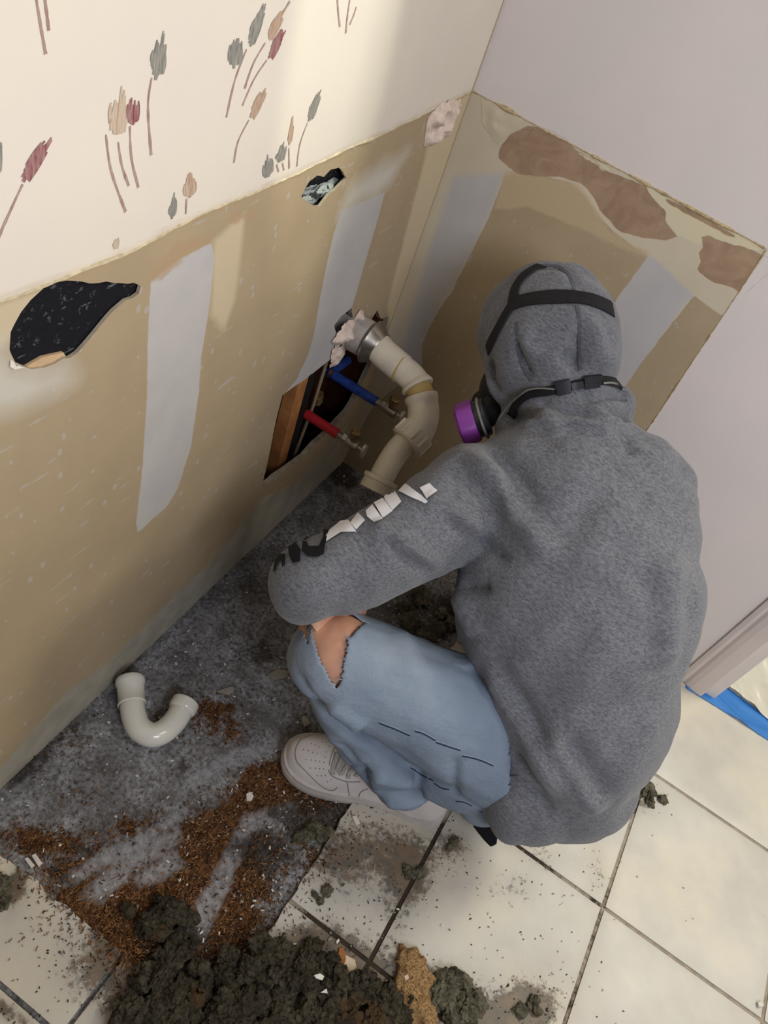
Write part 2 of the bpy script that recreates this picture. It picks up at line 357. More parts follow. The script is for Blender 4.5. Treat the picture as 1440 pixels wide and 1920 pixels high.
# torn paper flap at the corner
def flap(name, fn, poly, nrm, mat, parent, height=.012, seed=3, step_=.005):
    P = [fn(*p) for p in poly]; c0 = sum(P, Vector()) / len(P)
    ax = [i for i in range(3) if abs(nrm[i]) < .5]
    Q = [(p[ax[0]], p[ax[1]]) for p in P]; arr = np.array(Q)
    gx = np.arange(arr[:, 0].min(), arr[:, 0].max(), step_); gy = np.arange(arr[:, 1].min(), arr[:, 1].max(), step_)
    G = np.array([(a, b) for a in gx for b in gy]); G = G[sdf(G, Q) < -step_ * .4]
    J = jag(Q, step_ * 1.2, .0012)
    V = [Vector(q) for q in J] + [Vector(g) for g in G]; E = [(i, (i+1) % len(J)) for i in range(len(J))]
    vo, eo, fo, *_ = geometry.delaunay_2d_cdt(V, E, [], 1, 1e-6)
    d = -sdf(np.array([tuple(v) for v in vo]), Q); vs = []
    for v, dd in zip(vo, d):
        p = Vector((0, 0, 0)); p[ax[0]] = v[0]; p[ax[1]] = v[1]
        k = [i for i in range(3) if i not in ax][0]
        hgt = min(1, max(dd, 0) / .012) * height * (.55 + noise.noise(p * 45 + Vector((seed, 0, 0))) * 1.0 + .4 * noise.noise(p * 130))
        p[k] = P[0][k] + nrm[k] * max(.0006, hgt); vs.append(p)
    return link(name, mesh(vs, fo, True), mat, parent)
m_flap = plain('torn_wall_paper', srgb(224, 204, 190), .8, .2, .14, 60, bump=.7, bscale=90, bdist=.002)
flap('torn_paper', lef, S2([(275,205),(320,205),(290,265),(262,345),(215,375),(183,375),(190,320),(200,270),(240,225)]), Vector((1, 0, 0)), m_flap, wl, .016)
lip('torn_edge', [lef(*p) for p in S2([(305,215),(275,270),(262,330),(235,360)])], Vector((1, 0, 0)), plain('dark_torn_paper', srgb(120, 92, 66), .9, .1, .3, 90), wl, .003, .002, 12)
flap('torn_paper', bac, S2([(395,200),(470,235),(560,290),(500,330),(455,375),(400,300)]), Vector((0, -1, 0)), plain('loose_paint', srgb(206, 194, 170), .8, .2, .06, 20, bump=.3), wb, .003, 9)
for sd, pl, hh in ((1, [(640,612),(655,598),(668,602),(672,625),(640,640),(630,655),(622,640)], .02), (2, [(664,598),(675,580),(681,583),(676,606),(668,612)], .018), (3, [(676,606),(692,600),(704,607),(712,625),(690,625)], .02), (4, [(622,655),(640,648),(648,662),(632,684),(618,690)], .014)):
    flap('torn_paper', lambda u, v: lef(u, v, .002), pl, Vector((1, 0, 0)), m_flap, wl, hh, sd, .004)

# -- inside the wall ------------------------------------------------
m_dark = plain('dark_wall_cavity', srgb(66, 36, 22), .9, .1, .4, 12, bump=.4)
m_wood = plain('old_stud_wood', srgb(176, 118, 70), .8, .2, .3, 20, bump=.4)
m_blk = plain('black_felt', srgb(26, 26, 32), .9, .15, .5, 60, bump=.8, bscale=90)
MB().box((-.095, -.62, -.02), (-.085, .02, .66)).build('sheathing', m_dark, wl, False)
def slab_poly(fn_pts, x0, x1, name, mat, parent):
    n = len(fn_pts); vs = [Vector((x0, p.y, p.z)) for p in fn_pts] + [Vector((x1, p.y, p.z)) for p in fn_pts]
    fs = [tuple(range(n)), tuple(range(2*n-1, n-1, -1))] + [(i, (i+1) % n, n + (i+1) % n, n + i) for i in range(n)]
    return MB().add(vs, fs).build(name, mat, parent, False)
def yz(u, v, x): return lef(u, v, x)
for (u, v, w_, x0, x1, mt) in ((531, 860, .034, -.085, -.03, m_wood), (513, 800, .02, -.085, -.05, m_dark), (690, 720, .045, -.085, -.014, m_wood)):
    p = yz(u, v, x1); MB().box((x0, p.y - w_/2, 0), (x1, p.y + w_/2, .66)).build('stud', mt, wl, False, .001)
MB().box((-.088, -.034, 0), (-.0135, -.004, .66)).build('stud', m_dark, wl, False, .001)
p = yz(561, 740, -.05); MB().tube([(-.05, p.y, 0), (-.05, p.y, .66)], .021).build('vent_pipe', plain('black_drain_plastic', srgb(18, 18, 22), .5), wl)
p = yz(590, 745, -.03); MB().tube([(-.03, p.y - .03, .1), (-.028, p.y, .3), (-.03, p.y + .012, .5)], .0035, 8).build('cable', plain('old_cable', srgb(150, 130, 104), .7), wl)
MB().box((-.085, -.62, -.02), (-.013, .0, .075)).build('bottom_plate', m_wood, wl, False, .002)
bm = MB()
for i in range(46):
    y = random.uniform(-.36, -.1); z = .09 + random.uniform(0, .07) * (1 - abs(y + .23) / .2); x = random.uniform(-.07, -.03)
    r = random.uniform(.012, .024); ic = bmesh.new(); bmesh.ops.create_icosphere(ic, subdivisions=2, radius=r)
    vs = [Vector((x, y, z)) + v.co * (1 + .7 * noise.noise(v.co * 80 + Vector((i, 0, 0)))) for v in ic.verts]
    bm.add(vs, [tuple(v.index for v in f.verts) for f in ic.faces]); ic.free()
bm.build('insulation_scraps', plain('black_insulation', srgb(40, 38, 38), .95, .1, .6, 60, bump=.9), wl)['kind'] = 'stuff'
# boards of black felt seen through the two small holes
t = NT('tar_paper', .85, .2)
dust = t.math('MULTIPLY', t.math('GREATER_THAN', t.noise(120, 5, .7), .62), .35)
sc = t.math('MULTIPLY', t.math('GREATER_THAN', t.noise(70, 4, .6, t.mapping((1, .25, 1.2), (.9, 0, 0))), .66), .5)
t.color(t.mix(t.math('MAXIMUM', dust, sc), srgb(22, 22, 28), srgb(130, 130, 134))); t.bump(t.noise(120, 4), .6, .003)
MB().box((-.018, -1.12, .70), (-.006, -.70, .97)).build('tar_paper', t.m, wl, False)
MB().box((-.03, -.52, .78), (-.014, -.36, .93)).build('tar_paper', t.m, wl, False)
t = NT('crumpled_foil_paper', .6, .4)
c = t.mix(t.math('GREATER_THAN', t.noise(60, 7, .75, t.mapping((1, .45, 1.2), (-.8, 0, 0)), 1.0), .49), srgb(34, 40, 44), srgb(168, 176, 172)); t.color(c); t.bump(t.noise(90, 5), .9, .004)
flap('crumpled_liner', lambda u, v: lef(u, v, -.013), [(556,374),(575,350),(592,345),(606,342),(622,334),(640,335),(656,338),(640,360),(615,375),(600,394),(580,392)], Vector((1, 0, 0)), t.m, wl, .010, 4, .004)
slab_poly([lef(*p, -.004) for p in crop(4.5, 0, 480, [(205,935),(350,850),(530,810),(560,860),(540,900),(380,955),(270,975)])], -.007, -.003, 'plaster_fragment', plain('tan_plaster_fragment', srgb(206, 176, 140), .8, .2, .15, 30), wl)
flap('torn_paper', lambda u, v: lef(u, v, .001), crop(4.5, 0, 480, [(85,870),(110,890),(215,940),(120,955),(80,930)]), Vector((1, 0, 0)), plain('white_torn_paper', srgb(232, 228, 220), .8), wl, .006, 2, .004)

# -- painted flowers on the left wall --------------------------------
FC = {'red': srgb(128, 52, 62), 'gray': srgb(112, 113, 106), 'brown': srgb(172, 138, 110), 'stem': srgb(152, 116, 108), 'tan': srgb(190, 168, 142)}
fm = {}
for k, cc in FC.items():
    t = NT('brush_paint_' + k, .7, .3)
    t.color(t.mix(t.ramp(t.noise(260, 4, .6, t.mapping((1, 1.6, .3))), .3, .75), cc, t.mix(.45, cc, c_paint))); fm[k] = t.m
def flower(head=None, stems=(), sw=.0028, seed=0):
    R_ = random.Random(seed); b = MB(); mats = [fm['stem']]
    def strip(P, W, m, xo):
        L_ = []
        for i, p in enumerate(P):
            d = (P[min(i+1, len(P)-1)] - P[max(i-1, 0)]); n = Vector((0, -d.z, d.y)).normalized()
            L_ += [Vector((xo, p.y, p.z)) + n * W[i], Vector((xo, p.y, p.z)) - n * W[i]]
        b.add(L_, [(2*i, 2*i+1, 2*i+3, 2*i+2) for i in range(len(P)-1)], m)
    for s in stems:
        P = smooth_path([lef(*q) for q in s], 6); n = len(P)
        strip(P, [sw / 2 * (1.15 - .5 * abs(i / n - .9)) * (1 + .25 * R_.uniform(-1, 1)) for i in range(n)], 0, .0005)
    if head:
        base, tip, wpx, colr = head[:4]; mats.append(fm[colr]); mats.append(fm[head[4]] if len(head) > 4 else fm[colr])
        A = lef(*base); B = lef(*tip); ax = B - A; ln = ax.length
        side = Vector((0, -ax.z, ax.y)).normalized(); W = (lef(base[0] + wpx, base[1]) - A).length * .5
        n = max(6, int(W * 2 / .0019))
        for k in range(n):
            s = (k + .5) / n * 2 - 1; s += R_.uniform(-.06, .06)
            st = A + side * s * W * .72 + ax * (.20 * abs(s) * (1 + s * .6) + R_.uniform(-.02, .10)); le = (1 - .30 * abs(s)) * R_.uniform(.66, 1.05)
            en = A + ax * min(1.04, max(.42, le)) + side * (s * W * .72)
            mid = st.lerp(en, .5) + side * s * W * .10
            P = smooth_path([st, mid, en], 4); nn = len(P)
            strip(P, [.0017 * (1 - .72 * (i / nn)**2) for i in range(nn)], 1 + (R_.random() < .25), .0006 + .0002 * k / n)
    o = b.build('painted_flower', mats, wl, False); return o
flowers = [
 (((40,342),(98,252),30,'red'), [[(42,345),(22,388),(4,428),(-14,470)]]),
 (((216,258),(226,158),40,'tan','brown'), [[(198,252),(208,320),(235,397)], [(221,266),(228,310),(241,348)]]),
 (((247,237),(250,176),28,'red'), [[(243,236),(246,296),(259,351)]]),
 (((291,150),(305,58),34,'gray'), [[(284,145),(277,200),(283,291)]]),
 (((438,128),(444,64),30,'gray'), []),
 (((465,88),(498,2),22,'gray'), [[(462,92),(440,150),(424,220)]]),
 (((500,75),(536,14),20,'brown'), [[(497,80),(475,118),(458,166)], [(527,28),(543,2)]]),
 (((503,109),(538,46),20,'red'), [[(500,112),(475,150),(454,198)]]),
 (((468,222),(501,163),20,'brown'), [[(466,225),(446,265),(438,305)]]),
 (((577,228),(602,166),18,'gray'), [[(576,230),(562,270),(556,312)]]),
 (((541,275),(551,208),9,'brown'), [[(541,277),(542,316)]]),
 (((523,305),(531,266),20,'gray'), [[(518,308),(522,322)], [(529,305),(532,319)]]),
 (((503,334),(500,288),20,'gray'), []),
 (((356,372),(354,320),26,'brown','tan'), [[(349,372),(348,401)]]),
 (((321,411),(326,360),16,'gray'), []),
 (((215,468),(220,442),12,'tan'), []),
 (None, [[(67,-6),(76,50),(85,101)], [(83,-6),(87,25),(91,57)]]),
 (None, [[(632,-4),(634,25),(637,50)], [(656,-4),(651,30),(648,62)], [(668,12),(662,30),(655,46)]]),
 (((-6,330),(2,262),10,'gray'), []),
]
for i, (h, s) in enumerate(flowers): flower(h, s, seed=i)

# -- door casing beside the opening ---------------------------------
cx0, cx1 = .967, 1.031
prof = [(cx0, -.001), (cx0, -.006), (cx0+.008, -.009), (cx0+.012, -.009), (cx0+.016, -.006), (cx0+.022, -.011), (cx0+.034, -.015), (cx0+.05, -.017), (cx1-.004, -.018), (cx1, -.014), (cx1, .11), (cx0+.04, .11), (cx0+.04, -.001)]
n = len(prof); vs = [(x, y, z) for z in (0.004, 2.05) for x, y in prof]
m_trim = plain('casing_paint', srgb(214, 202, 198), .5, .4, .04, 8)
tr = MB().add(vs, [tuple(range(n))[::-1], tuple(range(n, 2*n))] + [(i, (i+1) % n, n + (i+1) % n, n + i) for i in range(n)]).build('trim_1', m_trim, None, False)
tag(tr, kind='structure')

# -- unseen wall added, its opening cut to shape daylight on the left wall (right of the camera)
b = MB(); WX = 1.95
for lo, hi in (((WX, -3.2, 0), (WX + .1, -.02, 1.56)), ((WX, -3.2, 2.3), (WX + .1, -.02, 2.4)), ((WX, -1.375, 1.56), (WX + .1, -.02, 2.3)), ((WX, -3.2, 1.56), (WX + .1, -2.45, 2.3))):
    b.box(lo, hi)
tag(b.build('added_wall_right', plain('side_wall_paint', srgb(214, 206, 200), .8, .2, .03, 8), None, False), kind='structure')

# ================================================================== FLOOR
SUB = -.009
def blob(P, items):
    d = np.zeros(len(P))
    for (u, v, ru, rv, ang, a) in items:
        c0 = flo(u, v); e = flo(u + 10 * math.cos(math.radians(ang)), v + 10 * math.sin(math.radians(ang)))
        ax = np.array([e.x - c0.x, e.y - c0.y]); k = np.linalg.norm(ax) / 10; ax /= np.linalg.norm(ax); ay = np.array([-ax[1], ax[0]])
        q = P - np.array([c0.x, c0.y]); d += a * np.exp(-((q @ ax) / (ru * k))**2 - ((q @ ay) / (rv * k))**2)
    return d
brown_items = [(350,1640,150,70,-20,.55),(200,1560,110,30,-8,.35),(480,1660,60,80,0,.45),(330,1350,60,40,20,.35),(620,1440,60,40,0,.4),(150,1655,80,40,20,.9),(260,1640,110,35,-30,.9),(430,1540,110,42,-25,1.0),(560,1480,70,40,0,.9),(500,1450,70,30,-20,.8),(330,1720,90,50,30,1.0),(230,1700,90,50,35,1.0),
  (430,1740,36,80,15,.9),(400,1650,60,60,0,.8),(60,1570,80,26,5,.8),(395,1330,40,30,30,.7),(440,1370,40,25,0,.5),(590,1600,50,40,0,.5),(130,1390,60,30,-40,.35),(150,1480,50,25,0,.3),(270,1545,50,20,0,.5),(430,1320,30,20,0,.5),(520,1210,50,40,0,.1),(240,1790,70,30,40,.8),(470,1800,40,50,0,.9),(640,1490,60,40,0,.4)]
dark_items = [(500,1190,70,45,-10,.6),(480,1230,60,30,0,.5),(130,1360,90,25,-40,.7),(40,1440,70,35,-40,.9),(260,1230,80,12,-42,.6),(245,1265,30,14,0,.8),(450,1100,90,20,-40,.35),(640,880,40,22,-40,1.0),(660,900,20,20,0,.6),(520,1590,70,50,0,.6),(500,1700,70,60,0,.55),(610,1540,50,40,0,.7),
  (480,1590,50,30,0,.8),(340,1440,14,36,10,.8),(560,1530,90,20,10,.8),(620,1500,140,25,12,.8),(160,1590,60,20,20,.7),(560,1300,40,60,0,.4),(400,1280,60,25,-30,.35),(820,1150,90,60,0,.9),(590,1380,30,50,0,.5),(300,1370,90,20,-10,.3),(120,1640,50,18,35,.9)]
streaks = [[(110,1648),(180,1606),(260,1566),(350,1512),(352,1520),(270,1580),(200,1622),(130,1660)],[(150,1680),(215,1615),(335,1548),(342,1572),(255,1632),(190,1690)],[(340,1745),(395,1650),(462,1520),(492,1528),(445,1625),(385,1760)],[(350,1462),(440,1402),(540,1380),(548,1392),(450,1430),(356,1474)],[(480,1520),(560,1500),(555,1530),(480,1560)],[(250,1640),(330,1590),(345,1620),(300,1650),(260,1660)]]
def FW(poly): return [(flo(*p).x, flo(*p).y) for p in poly]
def grid_mesh(x0, x1, y0, y1, st, z, zf=None):
    gx = np.linspace(x0, x1, max(2, int((x1-x0)/st)+1)); gy = np.linspace(y0, y1, max(2, int((y1-y0)/st)+1))
    V = [(a, b, z + (zf(a, b) if zf else 0)) for b in gy for a in gx]; nx = len(gx)
    Fs = [(j*nx+i, j*nx+i+1, (j+1)*nx+i+1, (j+1)*nx+i) for j in range(len(gy)-1) for i in range(nx-1)]
    return V, Fs
def dirt_attrs(me):
    P = np.empty(len(me.vertices) * 3); me.vertices.foreach_get('co', P); P = P.reshape(-1, 3)[:, :2]
    attr(me, 'brown', blob(P, brown_items)); attr(me, 'dark', blob(P, dark_items + heap_items))
    attr(me, 'streak', np.minimum.reduce([sdf(P, FW(s)) for s in streaks]))
    attr(me, 'dusty', blob(P, dust_items))
heap_items = [(420,1850,190,70,0,1.4),(650,1850,130,60,10,1.3),(820,1870,90,50,0,.9),(320,1760,60,50,0,1.0),(590,1790,70,50,0,1.0),(990,1890,50,30,0,.9),(930,1910,60,20,0,.8)]
dust_items = heap_items + [(640,1640,90,90,0,.30),(720,1600,120,50,10,.28),(880,1640,120,60,20,.16),(150,1850,200,80,30,.16),(350,1880,80,40,0,.5),(700,1560,130,60,0,.35),(620,1620,80,50,30,.3),(770,1640,40,50,0,.7),(740,1720,40,80,0,.35),(850,1580,40,30,0,.5),(1010,1600,60,30,20,.45),(970,1660,60,40,0,.3),(880,1720,120,70,0,.15),(1120,1640,25,90,15,.4),(1200,1500,40,30,0,.6),(1090,1800,50,100,0,.15),(60,1680,60,40,40,.2),(150,1790,80,60,30,.25),(230,1740,60,40,40,.6),(250,1810,80,50,30,.6),(30,1660,16,40,0,1.2),(0,1890,80,16,30,.8),(1280,1700,160,80,30,.06),(1000,1850,80,60,0,.35),(320,1790,40,16,40,.8)]
V, Fs = grid_mesh(-.0, 1.9, -2.2, 1.2, .01, SUB, lambda a, b: .0018 * noise.noise(Vector((a * 22, b * 22, 0))) if a < .6 else 0)
me = mesh(V, Fs, True); dirt_attrs(me)
t = NT('dusty_subfloor', .8, .25)
base = t.mix(t.ramp(t.noise(14, 7, .7), .34, .62), srgb(116, 114, 114), srgb(186, 187, 192))
fine = t.noise(130, 6, .75)
base = t.mix(t.ramp(t.math('ADD', t.math('MULTIPLY', fine, .7), t.math('MULTIPLY', t.noise(30, 5, .7), .3)), .40, .60), srgb(88, 84, 82), base)
br = t.ramp(t.math('ADD', t.attr('brown'), t.math('MULTIPLY', t.math('SUBTRACT', t.noise(46, 8, .78, t.mapping((1, 1, 1), (0, 0, .5))), .5), 2.6)), .42, .62)
flk = t.n('ShaderNodeTexVoronoi'); flk.inputs['Scale'].default_value = 260; t.L(t.mapping((1, .45, 1), (0, 0, .8)), flk.inputs['Vector'])
bcol = t.mix(t.ramp(flk.outputs['Color'], .2, .8), srgb(62, 40, 26), srgb(122, 86, 54))
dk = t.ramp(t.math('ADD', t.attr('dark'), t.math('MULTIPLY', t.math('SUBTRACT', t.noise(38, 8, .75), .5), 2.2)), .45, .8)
c = t.mix(br, base, bcol)
c = t.mix(t.math('MULTIPLY', t.mask('streak', .010, 50, .006), .8), c, t.mix(t.ramp(t.noise(90, 6, .7), .35, .6), srgb(128, 127, 130), srgb(176, 178, 184)))
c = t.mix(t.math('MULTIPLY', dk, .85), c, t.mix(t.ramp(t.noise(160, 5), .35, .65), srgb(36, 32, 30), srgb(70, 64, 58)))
wv = t.math('GREATER_THAN', t.noise(170, 3, .5), .70)
c = t.mix(t.math('MULTIPLY', wv, .7), c, srgb(190, 188, 186))
t.color(c); t.bump(fine, .9, .004); t.bump(flk.outputs['Distance'], .3, .002)
fl = link('floor', me, t.m); tag(fl, kind='structure')

t = NT('ceramic_tile', .42, .45)
c = t.mix(t.ramp(t.noise(7, 5, .6), .3, .7), srgb(188, 184, 176), srgb(207, 204, 197))
c = t.mix(t.math('MULTIPLY', t.ramp(t.noise(3.5, 4), .5, .7), .5), c, srgb(216, 200, 168))
d1 = t.ramp(t.math('ADD', t.attr('dusty'), t.math('MULTIPLY', t.math('SUBTRACT', t.noise(70, 9, .8), .5), 1.9)), .52, .74)
d0 = t.math('MULTIPLY', t.ramp(t.attr('dusty'), .0, .9), .6)
c = t.mix(d0, c, srgb(120, 112, 98))
c = t.mix(t.math('MULTIPLY', d1, .8), c, t.mix(t.ramp(t.noise(40, 3), .4, .6), srgb(58, 52, 44), srgb(96, 72, 48)))
c = t.mix(t.math('MULTIPLY', t.math('GREATER_THAN', t.noise(90, 4, .65), .735), .6), c, srgb(96, 88, 78))
t.color(c); t.bump(t.noise(40, 4), .12, .002); t.bump(d1, .4, .002)
m_tile = t.m
xs = [.648 - .322, .648, .970, 1.292, 1.614, 1.936]; ys = [1.007, .685, .363, .041, -.281, -.603, -.925, -1.247, -1.569, -1.891]
tiles = []
for i in range(1, len(xs) - 1):
    for j in range(len(ys) - 1): tiles.append((xs[i], xs[i+1], ys[j+1], ys[j], 0))
for j in range(3, len(ys) - 1): tiles.append((.485, .648, ys[j+1], ys[j], 1))
tiles += [(.004, .326, -1.25, -1.125, 2), (.326, .486, -1.25, -1.125, 2), (.004, .326, -1.58, -1.25, 0), (.326, .486, -1.58, -1.25, 0)]
mb = MB(); G_ = .0038; TT = .0105
for (a, b, c0, d0_, kind) in tiles:
    V, Fs = grid_mesh(a + G_, b - G_, c0 + G_, d0_ - G_, .011, SUB + TT)
    V = [list(v) for v in V]; nx = len(set(round(v[0], 5) for v in V)); ny = len(V) // nx
    for k, v in enumerate(V):
        i, j = k % nx, k // nx
        if kind == 1 and i == 0: v[0] += .006 * noise.noise(Vector((0, v[1] * 40, 3)))
        if kind == 2 and j == ny - 1: v[1] += .008 * noise.noise(Vector((v[0] * 30, 0, 5)))
        if i in (0, nx-1) or j in (0, ny-1): v[2] -= .0012
    n0 = len(V); ring = [i for i in range(nx)] + [j*nx + nx-1 for j in range(1, ny)] + [(ny-1)*nx + i for i in range(nx-2, -1, -1)] + [j*nx for j in range(ny-2, 0, -1)]
    low = [(V[r][0], V[r][1], SUB - .001) for r in ring]
    Fs = Fs + [(ring[k], n0 + k, n0 + (k+1) % len(ring), ring[(k+1) % len(ring)]) for k in range(len(ring))]
    mb.add(V + low, Fs)
til = mb.build('tile_layer', m_tile, fl); dirt_attrs(til.data)
# grout in the joints
V, Fs = grid_mesh(.489, 1.93, -1.88, 1.0, .02, SUB + TT - .0035); me = mesh(V, Fs); dirt_attrs(me)
t = NT('grout', .9, .1)
c = t.mix(t.ramp(t.noise(60, 5), .3, .7), srgb(140, 130, 116), srgb(168, 158, 142))
gd = t.ramp(t.math('ADD', t.attr('dusty'), t.math('MULTIPLY', t.math('SUBTRACT', t.noise(90, 6, .7), .5), 1.0)), .15, .35)
c = t.mix(gd, c, srgb(60, 52, 44)); t.color(c); t.bump(t.noise(200, 4), .6, .002)
link('grout', me, t.m, fl)

# ================================================================== PLUMBING
m_pvc = plain('aged_cream_plastic', srgb(212, 202, 182), .45, .4, .08, 25, bump=.15, bscale=90)
m_glue = plain('yellow_glue_band', srgb(186, 158, 100), .4, .4, .08, 30)
m_met = plain('tarnished_metal', srgb(170, 164, 156), .28, .5, .2, 40, metal=.9, bump=.3, bscale=70)
m_iron = plain('painted_iron_fitting', srgb(176, 168, 162), .6, .3, .22, 40, bump=.6, bscale=80)
m_brass = plain('dull_brass', srgb(150, 124, 84), .4, .5, .25, 60, metal=.7)
DP = lef(662, 620)
dr = tag(empty('sink_drain_pipe', (0, DP.y, DP.z)), 'cream plastic sink drain pipe bending down out of the broken corner wall', 'pipe')
def child(mb, name, mats, parent, smooth=True, bevel=0):
    o = mb.build(name, mats, parent, smooth, bevel); o.matrix_parent_inverse = parent.matrix_world.inverted() if parent.type == 'EMPTY' else Matrix()
    if parent.type == 'EMPTY': o.matrix_parent_inverse = Matrix.Translation(-Vector(parent.location))
    return o
X = Vector((1, 0, 0)); d1_ = Vector((0, DP.y, DP.z))
def dx(x): return d1_ + X * x
child(MB().tube([dx(-.08), dx(-.012), dx(-.004), dx(.004)], [.036, .036, .040, .040], 28).tube([dx(.004), dx(.010), dx(.034), dx(.040)], [.034, .037, .036, .030], 28), 'wall_fitting', m_iron, dr)
child(MB().tube([dx(.038), dx(.040), dx(.043), dx(.050), dx(.060), dx(.066)], [.030, .043, .0445, .040, .032, .0285], 36), 'escutcheon', m_met, dr)
J = [dx(.055), att(718, 661, 1.446), att(735, 676, 1.443), att(754, 692, 1.44)]
child(MB().tube(smooth_path(J, 5), .0285, 30), 'first_elbow', m_pvc, dr)
K = smooth_path([att(748, 688, 1.441), att(764, 700, 1.438), att(777, 714, 1.436), att(784, 727, 1.434)], 5)
kr = [.0265 if i < 3 else .027 for i in range(len(K))]; kr[-5:] = [.0275, .0305, .032, .032, .031]
child(MB().tube(K, kr, 30), 'second_elbow', m_pvc, dr)
child(MB().tube([att(750, 690, 1.4405), att(752.5, 691.5, 1.44)], .0291, 30), 'glue_line', m_glue, dr)
child(MB().tube([att(782, 722, 1.434), att(789, 740, 1.432), att(793, 756, 1.43)], .0255, 28), 'short_joint', m_glue, dr)
L1 = smooth_path([att(789, 742, 1.432), att(794, 766, 1.43), att(792, 790, 1.422), att(782, 812, 1.415), att(768, 828, 1.41)], 6)
lr = [.031, .0322, .0322, .031] + [.0295] * (len(L1) - 4)
child(MB().tube(L1, lr, 30), 'third_elbow', m_pvc, dr)
def nut(p, q, r, n_ribs, name, parent, mat):
    b = MB(); ax = (q - p); b.tube([p, p + ax * .12, p + ax * .9, q], [r * .95, r, r, r * .9], 30)
    a = Vector((0, 0, 1)); n1 = ax.cross(a).normalized(); n2 = ax.cross(n1).normalized()
    for k in range(n_ribs):
        t = 2 * math.pi * k / n_ribs; c_ = (n1 * math.cos(t) + n2 * math.sin(t)) * r * .985
        b.tube([p + ax * .12 + c_, q - ax * .12 + c_], r * .11, 6)
    return child(b, name, mat, parent)
nut(att(785, 808, 1.416), att(761, 832, 1.41), .0345, 10, 'coupling_nut', dr, m_pvc)
child(MB().tube(smooth_path([att(770, 820, 1.412), att(748, 842, 1.41), att(729, 870, 1.41), att(712, 902, 1.41)], 5), .0235, 30), 'tailpiece', m_pvc, dr)
b = MB(); p0, p1 = att(716, 895, 1.41), att(703, 921, 1.411); ax = p1 - p0
b.tube([p0, p0 + ax * .05, p0 + ax * .3, p0 + ax * .32, p1, p1, p0 + ax * .2], [.026, .0335, .0335, .031, .031, .026, .025], 32, cap=False)
child(b, 'slip_nut', m_pvc, dr)

def valve(name, label, px, x_in, xe, m_sleeve, up_seg, seed, shift):
    P = lef(*px, x_in); o = tag(empty(name, (x_in, P.y, P.z)), label, 'valve', 'shutoff valves on the supply stubs')
    q = lambda x, y=0, z=0: Vector((x, P.y + y, P.z + z))
    child(MB().tube([q(x_in), q(xe)], .0105, 20), 'pipe_sleeve', m_sleeve, o)
    if up_seg: child(MB().tube([q(x_in - .012, .0, -.004), lef(*up_seg, x_in - .012)], .0105, 20), 'pipe_sleeve', m_sleeve, o)
    child(MB().tube([q(x_in - .012), q(x_in + .004)], .0085, 16), 'copper_pipe', plain('dull_copper', srgb(120, 96, 78), .45, .4, .3, 60, metal=.5), o)
    b = MB(); b.tube([q(xe - .002), q(xe + .016)], .008, 16); b.tube([q(xe+.010), q(xe+.012), q(xe+.022), q(xe+.024)], [.009, .0125, .0125, .010], 6).tube([q(xe+.022), q(xe+.05)], [.0105, .0115], 18)
    child(b, 'valve_body', m_met, o)
    child(MB().tube([q(xe+.036), q(xe+.036, 0, .02)], .007, 14).tube([q(xe+.036, 0, .018), q(xe+.036, 0, .021), q(xe+.036, 0, .034), q(xe+.036, 0, .036)], [.009, .011, .011, .009], 6), 'outlet_nut', m_brass, o)
    hb = MB(); hb.tube([q(xe+.048), q(xe+.062)], .004, 10)
    n_ = 26; ring = [q(xe+.062, .0115 * math.cos(a), .018 * math.sin(a)) for a in [2*math.pi*k/n_ for k in range(n_)]]
    ring2 = [r_ + X * .006 for r_ in ring]
    hb.add(ring + ring2, [tuple(range(n_)), tuple(range(2*n_-1, n_-1, -1))] + [(i, (i+1) % n_, n_ + (i+1) % n_, n_ + i) for i in range(n_)])
    child(hb, 'oval_handle', plain('pale_metal_handle', srgb(190, 186, 176), .35, .5, .12, 60, metal=.6), o)
    return o
m_blue = plain('blue_sleeve', srgb(44, 72, 150), .45, .4, .3, 90, bump=.3, bscale=120)
m_red = plain('red_sleeve', srgb(176, 34, 44), .45, .4, .15, 90)
valve('shutoff_valve', 'shutoff valve on a blue sleeved pipe poking out of the wall hole', (626, 703), -.045, .068, m_blue, (662, 668), 1, 0)
valve('shutoff_valve', 'shutoff valve on a red sleeved pipe poking out of the wall hole', (574, 776), -.03, .052, m_red, None, 2, 0)
p = lef(594, 756, -.04); child(MB().tube([p, p + Vector((0, 0, .03))], .009, 14).tube([p + Vector((0, 0, .008)), p + Vector((0, 0, .02))], .012, 6), 'brass_fitting', m_brass, wl)

# ------------------------------------------------------------------ white trap bend on the floor
m_white = plain('glossy_white_plastic', srgb(226, 224, 214), .16, .6, .025, 10)
TZ = .022
c_ = lambda u, v, z=TZ: flo(u, v, z)
tb = tag(empty('pipe_trap_bend', c_(270, 1370, SUB)), 'glossy white plastic U-shaped trap bend lying on the dusty floor', 'pipe')
path = smooth_path([c_(245, 1278), c_(247, 1300), c_(248, 1324), c_(252, 1345), c_(262, 1366), c_(284, 1378), c_(306, 1372), c_(326, 1354), c_(338, 1336), c_(346, 1320)], 6)
child(MB().tube(path, .0215, 32, cap=False).tube([path[0], path[0].lerp(path[3], .5)], .019, 24, cap=False), 'bend', m_white, tb)
a0, a1 = c_(247.5, 1322), c_(244, 1273)
child(MB().tube([a0, a0.lerp(a1, .03), a0.lerp(a1, .09), a0.lerp(a1, .12), a0.lerp(a1, .72), a0.lerp(a1, .78), a0.lerp(a1, .97), a1, a1, a0.lerp(a1, .5)], [.0225, .0245, .0245, .0235, .0240, .0262, .0262, .025, .0215, .021], 32, cap=False), 'socket', m_white, tb)
a0, a1 = c_(339, 1334), c_(349, 1316)
